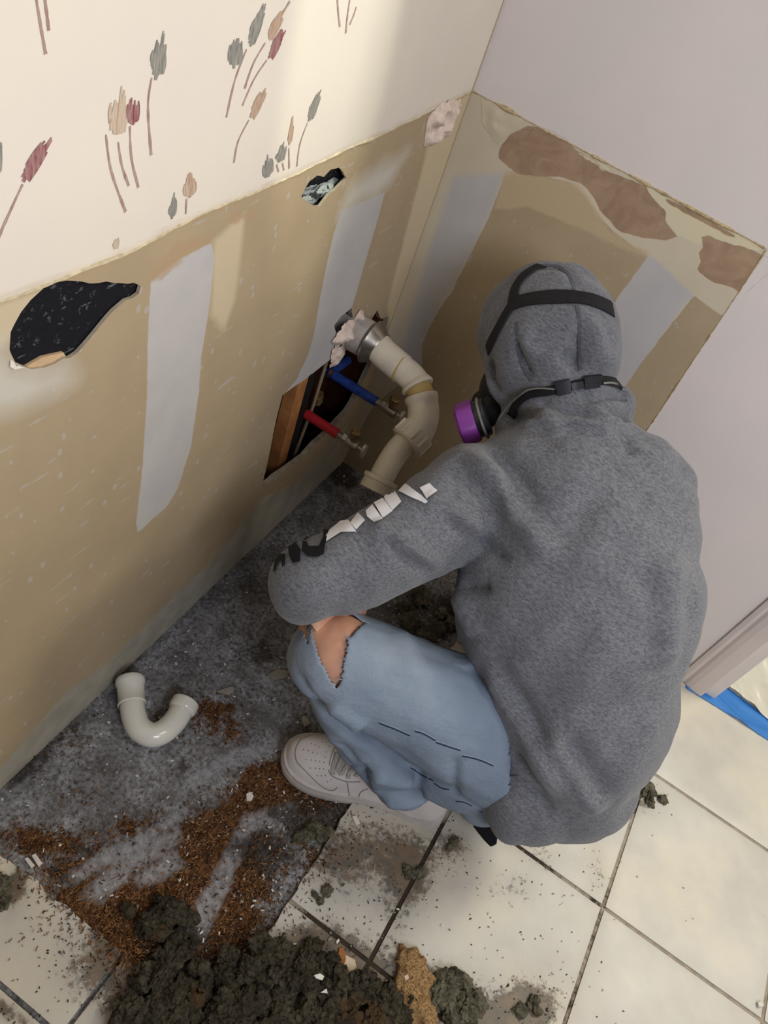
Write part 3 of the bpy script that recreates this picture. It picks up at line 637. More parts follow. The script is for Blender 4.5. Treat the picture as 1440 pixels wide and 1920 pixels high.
child(MB().tube([a0, a0.lerp(a1, .1), a0.lerp(a1, .3), a0.lerp(a1, .95), a1, a1, a0], [.0215, .024, .0255, .0255, .0245, .020, .0195], 32, cap=False), 'rim', m_white, tb)

# ------------------------------------------------------------------ blue tape and plastic sheet
def sheet(name, px, z0, mat, st, hfun, label, cat, extra=None):
    Q = [(flo(*p).x, flo(*p).y) for p in px]; arr = np.array(Q); 
    gx = np.arange(arr[:, 0].min(), arr[:, 0].max(), st); gy = np.arange(arr[:, 1].min(), arr[:, 1].max(), st)
    G = np.array([(a, b) for a in gx for b in gy]); G = G[sdf(G, Q) < -st * .4]; J_ = jag(Q, st * 2, .0006)
    V = [Vector(q) for q in J_] + [Vector(g) for g in G]; E_ = [(i, (i+1) % len(J_)) for i in range(len(J_))]
    vo, eo, fo, *_ = geometry.delaunay_2d_cdt(V, E_, [], 1, 1e-6)
    vs = [(v[0], v[1], z0 + hfun(v[0], v[1])) for v in vo]
    o = link(name, mesh(vs, fo, True), mat); tag(o, label, cat)
    s = o.modifiers.new('s', 'SOLIDIFY'); s.thickness = .0006; s.offset = 1; return o
m_tape = plain('blue_masking_tape', srgb(58, 124, 200), .6, .3, .06, 14, bump=.15)
def tape_h(x, y):
    u = (x * .25 - y) * 30
    return .002 + .004 * max(0, noise.noise(Vector((x * 14, y * 45, 0)))) + .006 * math.exp(-((y - .012 + .35 * (x - 1.05)) / .006)**2)
sheet('masking_tape', [(1286,1281),(1331,1281),(1343,1289),(1358,1287),(1440,1348),(1560,1440),(1520,1440),(1440,1390),(1360,1338),(1284,1291)], SUB + TT, m_tape, .004, tape_h, 'strip of blue masking tape stuck to tiles across the doorway', 'tape')
t = NT('thin_plastic_film', .22, .6); t.color(srgb(240, 236, 222)); t.b.inputs['Transmission Weight'].default_value = .15; t.b.inputs['Alpha'].default_value = .85
def film_h(x, y):
    r_ = 0
    for k, (a, f_) in enumerate(((.5, 60), (.9, 45), (.2, 90), (.7, 130))):
        q = x * math.cos(a) + y * math.sin(a) + .02 * noise.noise(Vector((x * 8, y * 8, k))); r_ += abs(math.sin(q * f_)) ** 3 * (.006, .006, .004, .002)[k] * (.4 + max(0, noise.noise(Vector((x*9, y*9, k + 5)))) * 1.4)
    return .002 + r_
sheet('plastic_sheet', [(1332,1280),(1380,1180),(1440,1050),(1700,1150),(1640,1480),(1560,1440),(1440,1356),(1362,1293),(1345,1291)], SUB + TT + .004, t.m, .004, film_h, 'crumpled clear plastic sheet covering the floor beyond the doorway', 'plastic sheet')

# ================================================================== PERSON
def capsule(b, p0, p1, r0, r1, n=20):
    p0, p1 = Vector(p0), Vector(p1); d = (p1 - p0); L_ = d.length; d = d.normalized() if L_ > 1e-6 else Vector((0, 0, 1))
    pts = []; rr = []
    for k in range(5): a = math.pi/2 * k / 5; pts.append(p0 - d * r0 * math.cos(a)); rr.append(max(1e-4, r0 * math.sin(a)))
    pts.append(p0); rr.append(r0); pts.append(p1); rr.append(r1)
    for k in range(4, -1, -1): a = math.pi/2 * k / 5; pts.append(p1 + d * r1 * math.cos(a)); rr.append(max(1e-4, r1 * math.sin(a)))
    T = d; a = Vector((0, 0, 1)) if abs(T.z) < .9 else X; n1 = (a - T * a.dot(T)).normalized(); n2 = T.cross(n1); vs = []; fs = []
    for p, r in zip(pts, rr):
        for k in range(n): t_ = 2*math.pi*k/n; vs.append(p + (n1 * math.cos(t_) + n2 * math.sin(t_)) * r)
    for i in range(len(pts)-1):
        for k in range(n): fs.append((i*n+k, i*n+(k+1) % n, (i+1)*n+(k+1) % n, (i+1)*n+k))
    fs += [tuple(range(n))[::-1], tuple(range((len(pts)-1)*n, len(pts)*n))]
    b.add(vs, fs)
def chain(b, pts):
    for (p, r), (q, s_) in zip(pts[:-1], pts[1:]): capsule(b, p, q, r, s_)
def ellip(b, c, a1, a2, a3):
    ic = bmesh.new(); bmesh.ops.create_icosphere(ic, subdivisions=4, radius=1)
    b.add([Vector(c) + Vector(a1) * v.co.x + Vector(a2) * v.co.y + Vector(a3) * v.co.z for v in ic.verts], [tuple(v.index for v in f.verts) for f in ic.faces]); ic.free()
def organic(b, voxel, smooth):
    me = mesh(b.v, b.f); bm = bmesh.new(); bm.from_mesh(me); bmesh.ops.recalc_face_normals(bm, faces=bm.faces); bm.to_mesh(me); bm.free()
    o = bpy.data.objects.new('tmp', me); COL.objects.link(o)
    r = o.modifiers.new('r', 'REMESH'); r.mode = 'VOXEL'; r.voxel_size = voxel
    s = o.modifiers.new('s', 'SMOOTH'); s.factor = .5; s.iterations = smooth
    dg = bpy.context.evaluated_depsgraph_get(); out = bpy.data.meshes.new_from_object(o.evaluated_get(dg)); bpy.data.objects.remove(o)
    out.polygons.foreach_set('use_smooth', [True] * len(out.polygons)); return out
def bvh_of(me): return BVHTree.FromPolygons([v.co.copy() for v in me.vertices], [tuple(p.vertices) for p in me.polygons])
CV = Vector(CAM)
def hit(bv, u, v):
    h = bv.ray_cast(CV, Vector(ray(u, v)).normalized()); return (h[0], h[1]) if h[0] is not None else (None, None)
def fold(me, bv, lines, nz=()):
    """press ridges and valleys into the cloth along lines on its surface"""
    lines = [(a_, h_ * 2.2, w_ * 1.1) for a_, h_, w_ in lines]
    n = len(me.vertices); P = np.empty(n*3); me.vertices.foreach_get('co', P); P = P.reshape(-1, 3)
    N = np.array([tuple(v.normal) for v in me.vertices]); D = np.zeros(n)
    for pts, h, wd in lines:
        Q = [hit(bv, *p)[0] for p in smooth_path2(pts)]; Q = [np.array(q) for q in Q if q is not None]
        if len(Q) < 2: continue
        d2 = np.full(n, 1e9); tt = np.zeros(n)
        for i in range(len(Q)-1):
            a, e = Q[i], Q[i+1] - Q[i]; w_ = P - a; t_ = np.clip((w_ @ e) / max(e @ e, 1e-9), 0, 1); dd = ((w_ - t_[:, None]*e)**2).sum(1)
            m_ = dd < d2; d2[m_] = dd[m_]; tt[m_] = (i + t_[m_]) / (len(Q)-1)
        env = np.clip(np.minimum(tt, 1-tt) * 5, .12, 1)
        D += h * np.exp(-d2 / wd**2) * env
    for sc, amp, st in nz:
        D += np.array([noise.noise(Vector((p[0]*sc*st[0], p[1]*sc*st[1], p[2]*sc*st[2]))) for p in P]) * amp
    P += N * D[:, None]; me.vertices.foreach_set('co', P.ravel()); me.update()
def smooth_path2(pts, k=5): return [(p.x, p.y) for p in smooth_path([Vector((a, b_, 0)) for a, b_ in pts], k)]
def decal(bv, poly, off, mat, name, parent, st=5, thick=.0006):
    arr = np.array(poly, float); gx = np.arange(arr[:, 0].min(), arr[:, 0].max(), st); gy = np.arange(arr[:, 1].min(), arr[:, 1].max(), st)
    G = np.array([(a, b_) for a in gx for b_ in gy]); G = G[sdf(G, poly) < -st * .4] if len(G) else G
    B = []
    for i in range(len(poly)):
        a = np.array(poly[i]); b_ = np.array(poly[(i+1) % len(poly)]); n = max(1, int(np.linalg.norm(b_-a) / st)); B += [tuple(a + (b_-a)*k/n) for k in range(n)]
    V = [Vector(q) for q in B] + [Vector(g) for g in G]
    vo, eo, fo, *_ = geometry.delaunay_2d_cdt(V, [(i, (i+1) % len(B)) for i in range(len(B))], [], 1, 1e-6)
    vs = []; ok = []
    for v in vo:
        h, nn = hit(bv, v[0], v[1]); ok.append(h is not None); vs.append(h + nn * off if h is not None else Vector())
    fo = [f for f in fo if all(ok[i] for i in f)]
    if not fo: return None
    used_ = sorted({i for f in fo for i in f}); mp = {k: i for i, k in enumerate(used_)}
    o = link(name, mesh([vs[i] for i in used_], [tuple(mp[i] for i in f) for f in fo], True), mat, parent); return o
def ribbon(bv, pts, width, mat, name, parent, off=.0015, thick=.002, pre=(), post=(), m2=None):
    Q = []
    for p in smooth_path2(pts, 6):
        h, nn = hit(bv, *p)
        if h is not None: Q.append((h + nn * off, nn))
    if not Q: return None
    Q = [(Vector(p), Q[0][1]) for p in pre] + Q + [(Vector(p), Q[-1][1]) for p in post]
    for _ in range(3):
        Q = [Q[0]] + [((Q[i-1][0] + Q[i][0]*2 + Q[i+1][0]) / 4, (Q[i-1][1] + Q[i][1]*2 + Q[i+1][1]).normalized()) for i in range(1, len(Q)-1)] + [Q[-1]]
    vs = []; n = len(Q)
    for i, (p, nn) in enumerate(Q):
        T = (Q[min(i+1, n-1)][0] - Q[max(i-1, 0)][0]).normalized(); s_ = T.cross(nn).normalized() * width / 2
        vs += [p + s_, p - s_, p - s_ * .96 + nn * thick, p + s_ * .96 + nn * thick]
    fs = []
    for i in range(n-1):
        a, b_ = 4*i, 4*i+4; fs += [(a, a+1, b_+1, b_), (a+1, a+2, b_+2, b_+1), (a+2, a+3, b_+3, b_+2), (a+3, a, b_, b_+3)]
    fs += [(0, 3, 2, 1), (4*n-4, 4*n-3, 4*n-2, 4*n-1)]
    return MB().add(vs, fs).build(name, mat, parent)

pe = tag(empty('person', (.62, -.50, SUB)), 'person in grey hooded sweatshirt, respirator and ripped light jeans crouching with back turned', 'person')
HC = att(1036, 642, 1.215)                                          # middle of the head
FD = (FWD * .80 - RIGHT * .58 - UP * .12).normalized()              # where the face looks
HU = (UP - FD * UP.dot(FD)).normalized(); HS = FD.cross(HU).normalized()
shL, shR = att(885, 925, 1.17), att(1215, 915, 1.21)
elL, elR = att(582, 1088, 1.07), att(1130, 990, 1.42)
haL, haR = att(800, 1020, 1.30), att(985, 990, 1.50)
hipL, hipR = att(965, 1400, 1.25), att(1075, 1375, 1.31)
knL, knR = att(630, 1232, 1.13), Vector((.50, -.26, .43))
anL, anR = att(757, 1452, 1.315), Vector((.64, -.30, .10))
# ---- body: one continuous skin surface, head with a face, five-fingered hands
def hand(b, wr, fw, palm_n, side):
    fw = fw.normalized(); pn = (palm_n - fw * palm_n.dot(fw)).normalized(); sd = fw.cross(pn).normalized() * side
    k = wr + fw * .085
    for j, (o_, l_) in enumerate(((-.030, .066), (-.010, .076), (.011, .071), (.030, .055))):
        a = k + sd * o_; capsule(b, wr + sd * o_ * .55 + fw * .01, a, .0125, .0105)
        q1 = a + (fw * .9 + pn * .45).normalized() * l_ * .45; q2 = q1 + (fw * .45 + pn * .9).normalized() * l_ * .32; q3 = q2 + (pn * 1 - fw * .1).normalized() * l_ * .25
        chain(b, [(a, .0095), (q1, .0085), (q2, .0078), (q3, .007)])
    tb_ = wr + fw * .022 - sd * .026
    chain(b, [(tb_, .013), (tb_ + (fw * .6 - sd * .8 + pn * .4) * .036, .0105), (tb_ + (fw * .95 - sd * .7 + pn * .7) * .058, .009)])
b = MB(); ellip(b, att(603, 1212, 1.125), RIGHT * .044, UP * .05, FWD * .05)
ellip(b, HC, FD * .098, HU * .118, HS * .078)
ellip(b, HC + FD * .055 - HU * .045, FD * .05, HU * .065, HS * .05)        # jaw
capsule(b, HC + FD * .092 + HU * .004, HC + FD * .118 - HU * .030, .008, .013)  # nose
for s_ in (-1, 1):
    ellip(b, HC + HS * .078 * s_ - HU * .012 - FD * .005, FD * .018, HU * .031, HS * .009)   # ears
    ellip(b, HC + FD * .086 + HS * .031 * s_ + HU * .018, FD * .012, HU * .009, HS * .016)   # eyelids
    capsule(b, HC + FD * .09 + HS * .015 * s_ + HU * .036, HC + FD * .082 + HS * .048 * s_ + HU * .036, .006, .005)
capsule(b, HC + FD * .098 - HU * .058 - HS * .02, HC + FD * .098 - HU * .058 + HS * .02, .007, .007)
neck = att(1062, 800, 1.20); capsule(b, HC - HU * .05 - FD * .03, neck + FWD * .025, .045, .045)
chest = att(1065, 960, 1.22); belly = att(1070, 1200, 1.22); pelv = (hipL + hipR) / 2
nk = neck + FWD * .025; chain(b, [(shL, .045), (nk, .045), (shR, .045)]); chain(b, [(nk, .06), (chest, .10), (belly, .11), (pelv, .11)])
for sh, el, ha, si in ((shL, elL, haL, 1), (shR, elR, haR, -1)):
    chain(b, [(sh, .052), (sh.lerp(el, .5), .045), (el, .038), (el.lerp(ha, .35), .039), (ha, .026)])
    hand(b, ha, ha - el, -UP + FWD * .3, si)
for hp, kn, an, tv in ((hipL, knL, anL, Vector((-.31, -.082, 0))), (hipR, knR, anR, Vector((-.25, .17, 0)))):
    chain(b, [(hp, .09), (hp.lerp(kn, .5), .074), (kn, .067), (kn.lerp(an, .35), .056), (an, .036)])
    fb = Vector((.555, -.664, .056)) if hp is hipL else Vector((an.x, an.y, .056))
    capsule(b, an, fb, .033, .026); capsule(b, fb, fb + tv.normalized() * .10 - Vector((0, 0, .012)), .022, .014)
me = organic(b, .0048, 5)
t = NT('skin', .5, .4); t.color(t.mix(t.ramp(t.noise(20, 4), .3, .7), srgb(190, 140, 116), srgb(206, 156, 130))); t.b.inputs['Subsurface Weight'].default_value = .08
body = link('body', me, t.m, pe)

# ---- jeans
b = MB()
chain(b, [(hipL, .108), (hipL.lerp(knL, .5), .094), (knL.lerp(hipL, .06), .076)])
capsule(b, knL, knL + (hipL - knL) * .1, .072, .076)
chain(b, [(knL, .068), (knL.lerp(anL, .4), .070), (anL + UP * .0, .058)])
ellip(b, att(872, 1425, 1.27), RIGHT * .085, UP * .085, FWD * .08)
ellip(b, att(905, 1490, 1.29), RIGHT * .035 - UP * .035, (UP + RIGHT) * .035, FWD * .05)
ellip(b, att(1005, 1420, 1.325), RIGHT * .105, UP * .095, FWD * .10)
chain(b, [(hipR, .105), (knR, .072), (knR.lerp(anR, .4), .07), (anR, .058)])
me = organic(b, .0046, 11)
bv = bvh_of(me)
C7 = lambda pts: crop(2.769, 480, 1300, pts)
fold(me, bv, [(C7([(560,490),(640,510),(760,520),(870,500)]), -.007, .006), (C7([(590,540),(680,560),(800,560),(890,520)]), .006, .012), (C7([(560,380),(570,440),(600,500)]), -.006, .007),
  (C7([(330,80),(420,160),(540,240),(620,260)]), -.006, .008), (C7([(380,40),(470,110),(560,170)]), .006, .014), (C7([(300,120),(380,200),(470,290),(560,370)]), .004, .014), (C7([(250,20),(320,60),(400,80)]), -.004, .006),
  (C7([(600,400),(700,440),(820,440)]), .007, .012), (C7([(420,230),(520,330),(600,420)]), -.004, .007), (C7([(350,170),(430,280),(500,360)]), .003, .008), (C7([(560,640),(720,600),(860,560)]), -.004, .009), (C7([(1040,320),(1030,440),(1040,540)]), -.003, .008), (C7([(540,190),(640,280),(760,370),(900,440)]), -.004, .012),
  ([(560,1260),(580,1300),(640,1350),(700,1400)], -.006, .010), ([(850,1180),(870,1220),(890,1260)], .004, .02), ([(720,1160),(760,1200),(780,1280)], .003, .02)],
  [(14, .006, (1, 1, 1)), (34, .002, (1, 1, 1))])
# the rip over the knee is a true opening
rip = [[(582,1140),(583,1178),(590,1200),(600,1235),(618,1272),(634,1294),(641,1268),(645,1240),(653,1212),(650,1196),(660,1192),(668,1184),(688,1168),(700,1150),(708,1138)],[(563,1160),(565,1180),(572,1196),(580,1212),(578,1180),(574,1160)]]
bm = bmesh.new(); bm.from_mesh(me); bm.faces.ensure_lookup_table(); cen = np.array([proj(f.calc_center_median()) for f in bm.faces])
msk = np.minimum(sdf(cen, rip[0]), sdf(cen, rip[1])) < 0
kl = [f for f, m_ in zip(bm.faces, msk) if m_ and (f.calc_center_median() - CV).length < 1.13]
bmesh.ops.delete(bm, geom=kl, context='FACES')
# leg ends open where the cuffs end
bm.faces.ensure_lookup_table()
cf = [f for f in bm.faces if min((f.calc_center_median() - anL).length, (f.calc_center_median() - anR).length) < .075 and f.normal.z < -.75 and f.calc_center_median().z < .08]
bmesh.ops.delete(bm, geom=cf, context='FACES'); bm.to_mesh(me); bm.free()
t = NT('light_denim', .85, .15)
c = t.mix(t.ramp(t.noise(9, 4), .3, .7), srgb(112, 127, 146), srgb(134, 148, 166))
wv = t.noise(700, 2, .5, t.mapping((1, 1, .3))); c = t.mix(.25, c, t.mix(wv, srgb(90, 106, 128), srgb(160, 172, 188)))
c = t.mix(t.math('MULTIPLY', t.ramp(t.noise(5, 5, .65), .45, .7), .35), c, srgb(168, 176, 186)); t.color(c); t.bump(t.noise(500, 3), .35, .0008); t.bump(t.noise(38, 5, .6, t.mapping((1, 1, 2.2)), 1.2), .5, .004); m_denim = t.m
jeans = link('jeans', me, m_denim, pe); sm = jeans.modifiers.new('s', 'SOLIDIFY'); sm.thickness = .0016; sm.offset = 1
bvj = bv = bvh_of(me)
m_seam = plain('dark_denim_seam', srgb(52, 62, 84), .9, .1); m_thr = plain('white_denim_threads', srgb(150, 162, 178), .9, .1)
for s_ in (C7([(640,150),(720,180),(800,215)]), C7([(825,192),(870,205),(930,240)]), C7([(935,250),(1000,272),(1060,292)]), C7([(1070,320),(1150,338),(1230,372)]), C7([(800,385),(860,420),(925,450)]), C7([(930,465),(970,490),(1005,494)]), C7([(1040,556),(1090,562),(1175,612)])):
    ribbon(bv, s_, .0024, m_seam, 'seam', jeans, .0012, .0012)
    ribbon(bv, [(x + .5, y - 2.2) for x, y in s_], .0012, m_thr, 'seam', jeans, .0012, .001)
for k in range(26):                                                 # frayed threads along the rip
    (ax_, ay_) = random.choice([(652,1212),(646,1240),(640,1268),(650,1195),(668,1184),(688,1168),(700,1152),(655,1198),(600,1240)])
    p_, nn = hit(bv, ax_ + 4, ay_ + 4)
    if p_ is None: continue
    q_ = p_ + Vector(MC.T @ np.array([random.uniform(-.02, -.004), random.uniform(-.012, .006), 0])) + nn * random.uniform(.001, .004)
    MB().tube([p_ + nn * .001, p_.lerp(q_, .5) + nn * .003, q_], .0003, 4).build('loose_thread', m_thr, jeans)
# black cloth end at the bottom of the jeans
b = MB(); bp = [(886,1548),(900,1540),(922,1552),(933,1567),(931,1583),(920,1588),(906,1574)]; nb = len(bp)
b.add([att(u, v, 1.31) for u, v in bp] + [att(u, v, 1.33) for u, v in bp], [tuple(range(nb)), tuple(range(2*nb-1, nb-1, -1))] + [(i, (i+1) % nb, nb + (i+1) % nb, nb + i) for i in range(nb)])
link('black_pocket_end', organic(b, .0022, 3), plain('black_cloth', srgb(18, 18, 22), .85, .2), pe)['label'] = 'black cloth end hanging out at the seat'

# ---- hoodie
def fab(name, c0, c1, sc=360):
    t = NT(name, .95, .08); nz_ = t.noise(sc, 5, .75, t.mapping((.35, .7, 1.15), (0, 0, .54))); n2_ = t.noise(sc * 3.2, 3, .6)
    m_ = t.math('ADD', t.math('MULTIPLY', nz_, .6), t.math('MULTIPLY', n2_, .4))
    t.color(t.mix(t.ramp(m_, .39, .61), c0, c1)); t.b.inputs['Sheen Weight'].default_value = .25; t.b.inputs['Sheen Roughness'].default_value = .5
    t.bump(nz_, .5, .0012); t.bump(n2_, .4, .0006); return t.m
m_hood = fab('heather_grey_fleece', srgb(74, 76, 83), srgb(128, 130, 137))
b = MB()
ellip(b, att(1040, 940, 1.19), RIGHT * .165, UP * .13, FWD * .12)
ellip(b, att(1110, 900, 1.20), RIGHT * .135, UP * .10, FWD * .11)
ellip(b, att(1085, 1120, 1.17), RIGHT * .185, UP * .22, FWD * .13)
ellip(b, att(1080, 1290, 1.20), RIGHT * .165, UP * .19, FWD * .13)
ellip(b, att(1065, 1430, 1.24), RIGHT * .118, UP * .115, FWD * .11)
ellip(b, att(1035, 1500, 1.26), RIGHT * .085, UP * .060, FWD * .08)
ellip(b, att(1090, 1520, 1.26), RIGHT * .045, UP * .045, FWD * .06)
ellip(b, att(1177, 1000, 1.19), RIGHT * .110, UP * .13, FWD * .11)
ellip(b, att(1160, 1130, 1.18), RIGHT * .104, UP * .17, FWD * .12)
ellip(b, att(1010, 1440, 1.20), RIGHT * .075, UP * .125, FWD * .065)
ellip(b, att(962, 1475, 1.20), RIGHT * .048, UP * .085, FWD * .06)
ellip(b, att(1005, 1510, 1.235), RIGHT * .066, UP * .040, FWD * .055)
ellip(b, att(1080, 1500, 1.25), RIGHT * .066, UP * .062, FWD * .07)
chain(b, [(neck, .085), (att(1040, 730, 1.22), .080)])
chain(b, [(att(972, 800, 1.235), .038), (att(1030, 800, 1.21), .07)])
chain(b, [(att(1110, 780, 1.19), .055), (att(1150, 765, 1.20), .032)])
chain(b, [(shL, .084), (att(792, 992, 1.135), .073), (att(700, 1040, 1.10), .0685), (elL, .055)])
chain(b, [(elL, .060), (elL.lerp(haL, .5), .052), (elL.lerp(haL, .9), .040)])
capsule(b, att(570, 1105, 1.075), att(640, 1085, 1.09), .048, .052)
chain(b, [(shR, .072), (elR, .062), (elR.lerp(haR, .88), .040)])
ellip(b, att(1035, 648, 1.21), RIGHT * .106, UP * .118, FWD * .112)
ellip(b, att(1030, 590, 1.225), RIGHT * .088, UP * .083, FWD * .10)
ellip(b, HC + FD * .035, FD * .095, HU * .125, HS * .095)
me = organic(b, .0062, 9)
bm = bmesh.new(); bm.from_mesh(me)                                 # face opening and the open cuffs
kl = []
for f in bm.faces:
    q = f.calc_center_median() - HC
    if q.dot(FD) > .083 and q.dot(HU) > -.12: kl.append(f)
    elif min((f.calc_center_median() - elL.lerp(haL, .9) - (haL - elL).normalized() * .040).length, (f.calc_center_median() - elR.lerp(haR, .88) - (haR - elR).normalized() * .040).length) < .026: kl.append(f)
bmesh.ops.delete(bm, geom=kl, context='FACES'); bm.to_mesh(me); bm.free()
bv = bvh_of(me); C2 = lambda pts: crop(2.1818, 780, 780, pts); C5 = lambda pts: crop(2.88, 460, 860, pts); C4 = lambda pts: crop(3, 820, 460, pts)
fold(me, bv, [
  (C2([(200,150),(320,260),(430,430),(560,600)]), .008, .016), (C2([(150,160),(260,300),(330,400)]), -.006, .012), (C2([(300,120),(420,260),(500,380)]), -.006, .013),
  (C5([(690,340),(760,430),(850,485),(1080,600)]), .008, .012), (C5([(720,390),(800,480),(920,560),(1080,640)]), -.008, .009), (C5([(1000,250),(1180,390),(1300,470),(1440,560)]), -.007, .010), (C5([(960,215),(1120,320),(1300,420)]), .006, .014),
  (C5([(1080,640),(1200,690),(1330,700)]), -.006, .008), (C5([(1060,700),(1120,850),(1180,1010)]), -.006, .012), (C5([(1140,660),(1200,800),(1260,960)]), .006, .016),
  (C2([(340,980),(430,1200),(560,1400),(720,1620)]), -.0075, .014), (C2([(300,1000),(380,1180),(500,1400),(600,1560)]), .007, .016), (C2([(400,1370),(480,1500),(560,1660)]), -.005, .010), (C2([(500,1300),(640,1500),(740,1620)]), .009, .018), (C2([(600,1300),(720,1480),(780,1560)]), -.006, .016),
  (C2([(1000,560),(1040,800),(1020,1050)]), .007, .03), (C2([(940,600),(980,800),(970,1000)]), -.005, .025), (C2([(1100,700),(1090,900),(1070,1080)]), -.004, .02),
  (C4([(570,860),(650,920),(780,950),(900,960)]), -.008, .008), (C4([(580,890),(680,950),(840,980)]), .006, .010), (C4([(780,830),(900,850),(1000,850),(1060,880)]), -.008, .008), (C4([(860,850),(920,920),(1020,970),(1085,965)]), -.008, .007), (C4([(880,880),(900,920),(960,980),(1040,1040)]), .006, .012),
  (C4([(380,1000),(440,960),(600,960)]), -.008, .008), (C4([(480,1000),(560,985),(640,1010),(700,1080)]), .007, .012), (C4([(800,980),(900,1040),(960,1100)]), .006, .012), (C4([(1040,1060),(1080,1120),(1100,1180)]), -.005, .009),
  (C4([(770,400),(860,500),(900,600),(1000,680)]), .007, .014), (C4([(810,400),(800,500),(800,600),(800,700)]), -.005, .008), (C4([(700,590),(760,650),(800,710)]), -.006, .010), (C4([(450,450),(450,600),(480,700),(520,760)]), -.005, .006), (C4([(300,640),(300,760),(340,830)]), -.007, .008), (C4([(420,500),(500,560),(560,640)]), .004, .012), (C4([(560,120),(680,120),(750,190),(770,250)]), -.003, .006)],
  [(7, .009, (1, 1, 1)), (26, .0014, (1, 1, 1)), (12, .008, (1.8, .5, .5)), (24, .0025, (.5, 1.6, .8))])
hoodie = link('hoodie', me, m_hood, pe); sm = hoodie.modifiers.new('s', 'SOLIDIFY'); sm.thickness = .003; sm.offset = -1
bv = bvh_of(me)
m_hs = fab('hood_seam_fleece', srgb(62, 64, 72), srgb(96, 98, 106))
for s_ in ([(590,115),(680,120),(745,175),(770,255)], [(785,340),(800,440),(800,560),(805,700)], [(450,430),(450,560),(480,680),(530,760)]):
    ribbon(bv, C4(s_), .005, m_hs, 'seam', hoodie, .0005, .0012)
ribbon(bv, C2([(320,1472),(370,1472),(415,1470)]), .0015, m_hs, 'seam', hoodie, .0005, .001)
m_wp = plain('white_print', srgb(226, 226, 232), .7, .2, .04, 60); m_bp = plain('black_print', srgb(20, 21, 26), .7, .2, .1, 60)
for poly in ([(945,165),(995,140),(1035,180),(985,222)], [(870,143),(990,235),(975,247),(905,220),(830,183)], [(750,200),(810,182),(845,240),(797,287),(757,232)], [(698,247),(745,222),(797,290),(743,330)], [(655,290),(690,258),(742,335),(700,352),(660,320)], [(570,355),(615,300),(650,340),(600,390)], [(442,455),(440,425),(460,395),(520,345),(560,340),(600,400),(520,405)]):
    decal(bv, C5(poly), .0034, m_wp, 'printed_block', hoodie, 4)
for poly in ([(425,385),(455,360),(462,372),(442,440),(425,520),(390,540),(340,535),(308,505),(310,455),(332,455),(345,482),(400,480),(425,430)], [(270,402),(300,390),(372,395),(368,420),(330,450),(275,447)], [(232,452),(265,430),(282,470),(302,500),(300,560),(262,572),(245,540)], [(160,610),(168,560),(195,523),(222,520),(220,580),(207,592),(203,560),(195,548),(180,570),(172,612)]):
    decal(bv, C5(poly), .0034, m_bp, 'printed_letter', hoodie, 3.5)

# ---- respirator
m_str = plain('black_elastic_strap', srgb(24, 24, 28), .7, .3, .25, 90, bump=.3, bscale=300); m_rub = plain('black_rubber', srgb(16, 16, 18), .5, .4)
m_gry = plain('grey_strap_edge', srgb(120, 120, 116), .7, .3); m_buck = plain('dark_buckle_plastic', srgb(30, 32, 38), .35, .5)
MK = HC + FD * .125 - HU * .055
b = MB(); ellip(b, MK - FD * .012, FD * .045, HU * .055, HS * .045); capsule(b, MK + FD * .02, MK + FD * .045, .024, .020)
resp = link('respirator', organic(b, .004, 3), m_rub, pe)
cr = lambda s_: resp if resp else None
ribbon(bv, C4([(400,345),(470,318),(560,300),(700,292),(830,302),(920,330),(998,372)]), .0235, m_str, 'crown_strap', resp, .0015, .0018, post=[HC + RIGHT * .108 + UP * .045 + FWD * .03, HC + RIGHT * .098 + UP * .02 + FWD * .07])
ribbon(bv, C4([(600,116),(540,140),(480,185),(440,250),(425,330),(385,400),(330,500),(285,590)]), .017, m_str, 'crown_strap', resp, .002, .0018, pre=[att(1040, 500, 1.25)], post=[att(908, 668, 1.27), MK.lerp(att(908, 668, 1.27), .5)])
ribbon(bv, C4([(420,960),(460,880),(530,830),(620,818),(720,795),(800,775),(900,755),(980,765),(1045,815)]), .014, m_str, 'neck_strap', resp, .003, .002, pre=[MK - HU*.02, att(935, 805, 1.26)], post=[att(1175, 740, 1.25)])
ribbon(bv, C4([(360,990),(420,900),(500,820),(560,795),(660,800)]), .0025, m_gry, 'strap_edge', resp, .006, .001)
ribbon(bv, C4([(920,768),(980,775),(1040,828)]), .003, m_gry, 'strap_edge', resp, .0055, .001)
for (a0, a1, w_) in ((C4([(665,800)])[0], C4([(740,785)])[0], .022), (C4([(820,765)])[0], C4([(905,750)])[0], .020), (C4([(745,790)])[0], C4([(815,770)])[0], .012)):
    ribbon(bv, [a0, ((a0[0]+a1[0])/2, (a0[1]+a1[1])/2), a1], w_, m_buck, 'buckle', resp, .005, .005)
FC_ = att(889, 789, 1.245); fa = (-RIGHT * .93 - UP * .28 + FWD * .25).normalized(); f1 = (UP - fa * UP.dot(fa)).normalized(); f2 = fa.cross(f1)
def disc(p0, p1, r0, r1, r2, mat, name, par, n=40, lobes=0):
    ax = p1 - p0; vs = []; fs = []; prof_ = [(0, r0 * .5), (0, r0), (.12, r1), (.85, r1), (1, r2), (1, r2 * .4)]
    for t_, r in prof_:
        for k in range(n):
            a = 2*math.pi*k/n; rr = r * (1 + .05 * math.cos(a * lobes) if lobes else 1); vs.append(p0 + ax * t_ + (f1 * math.cos(a) + f2 * math.sin(a)) * rr)
    for i in range(len(prof_)-1):
        for k in range(n): fs.append((i*n+k, i*n+(k+1) % n, (i+1)*n+(k+1) % n, (i+1)*n+k))
    fs += [tuple(range(n)), tuple(range((len(prof_)-1)*n, len(prof_)*n))]
    return MB().add(vs, fs).build(name, mat, par)
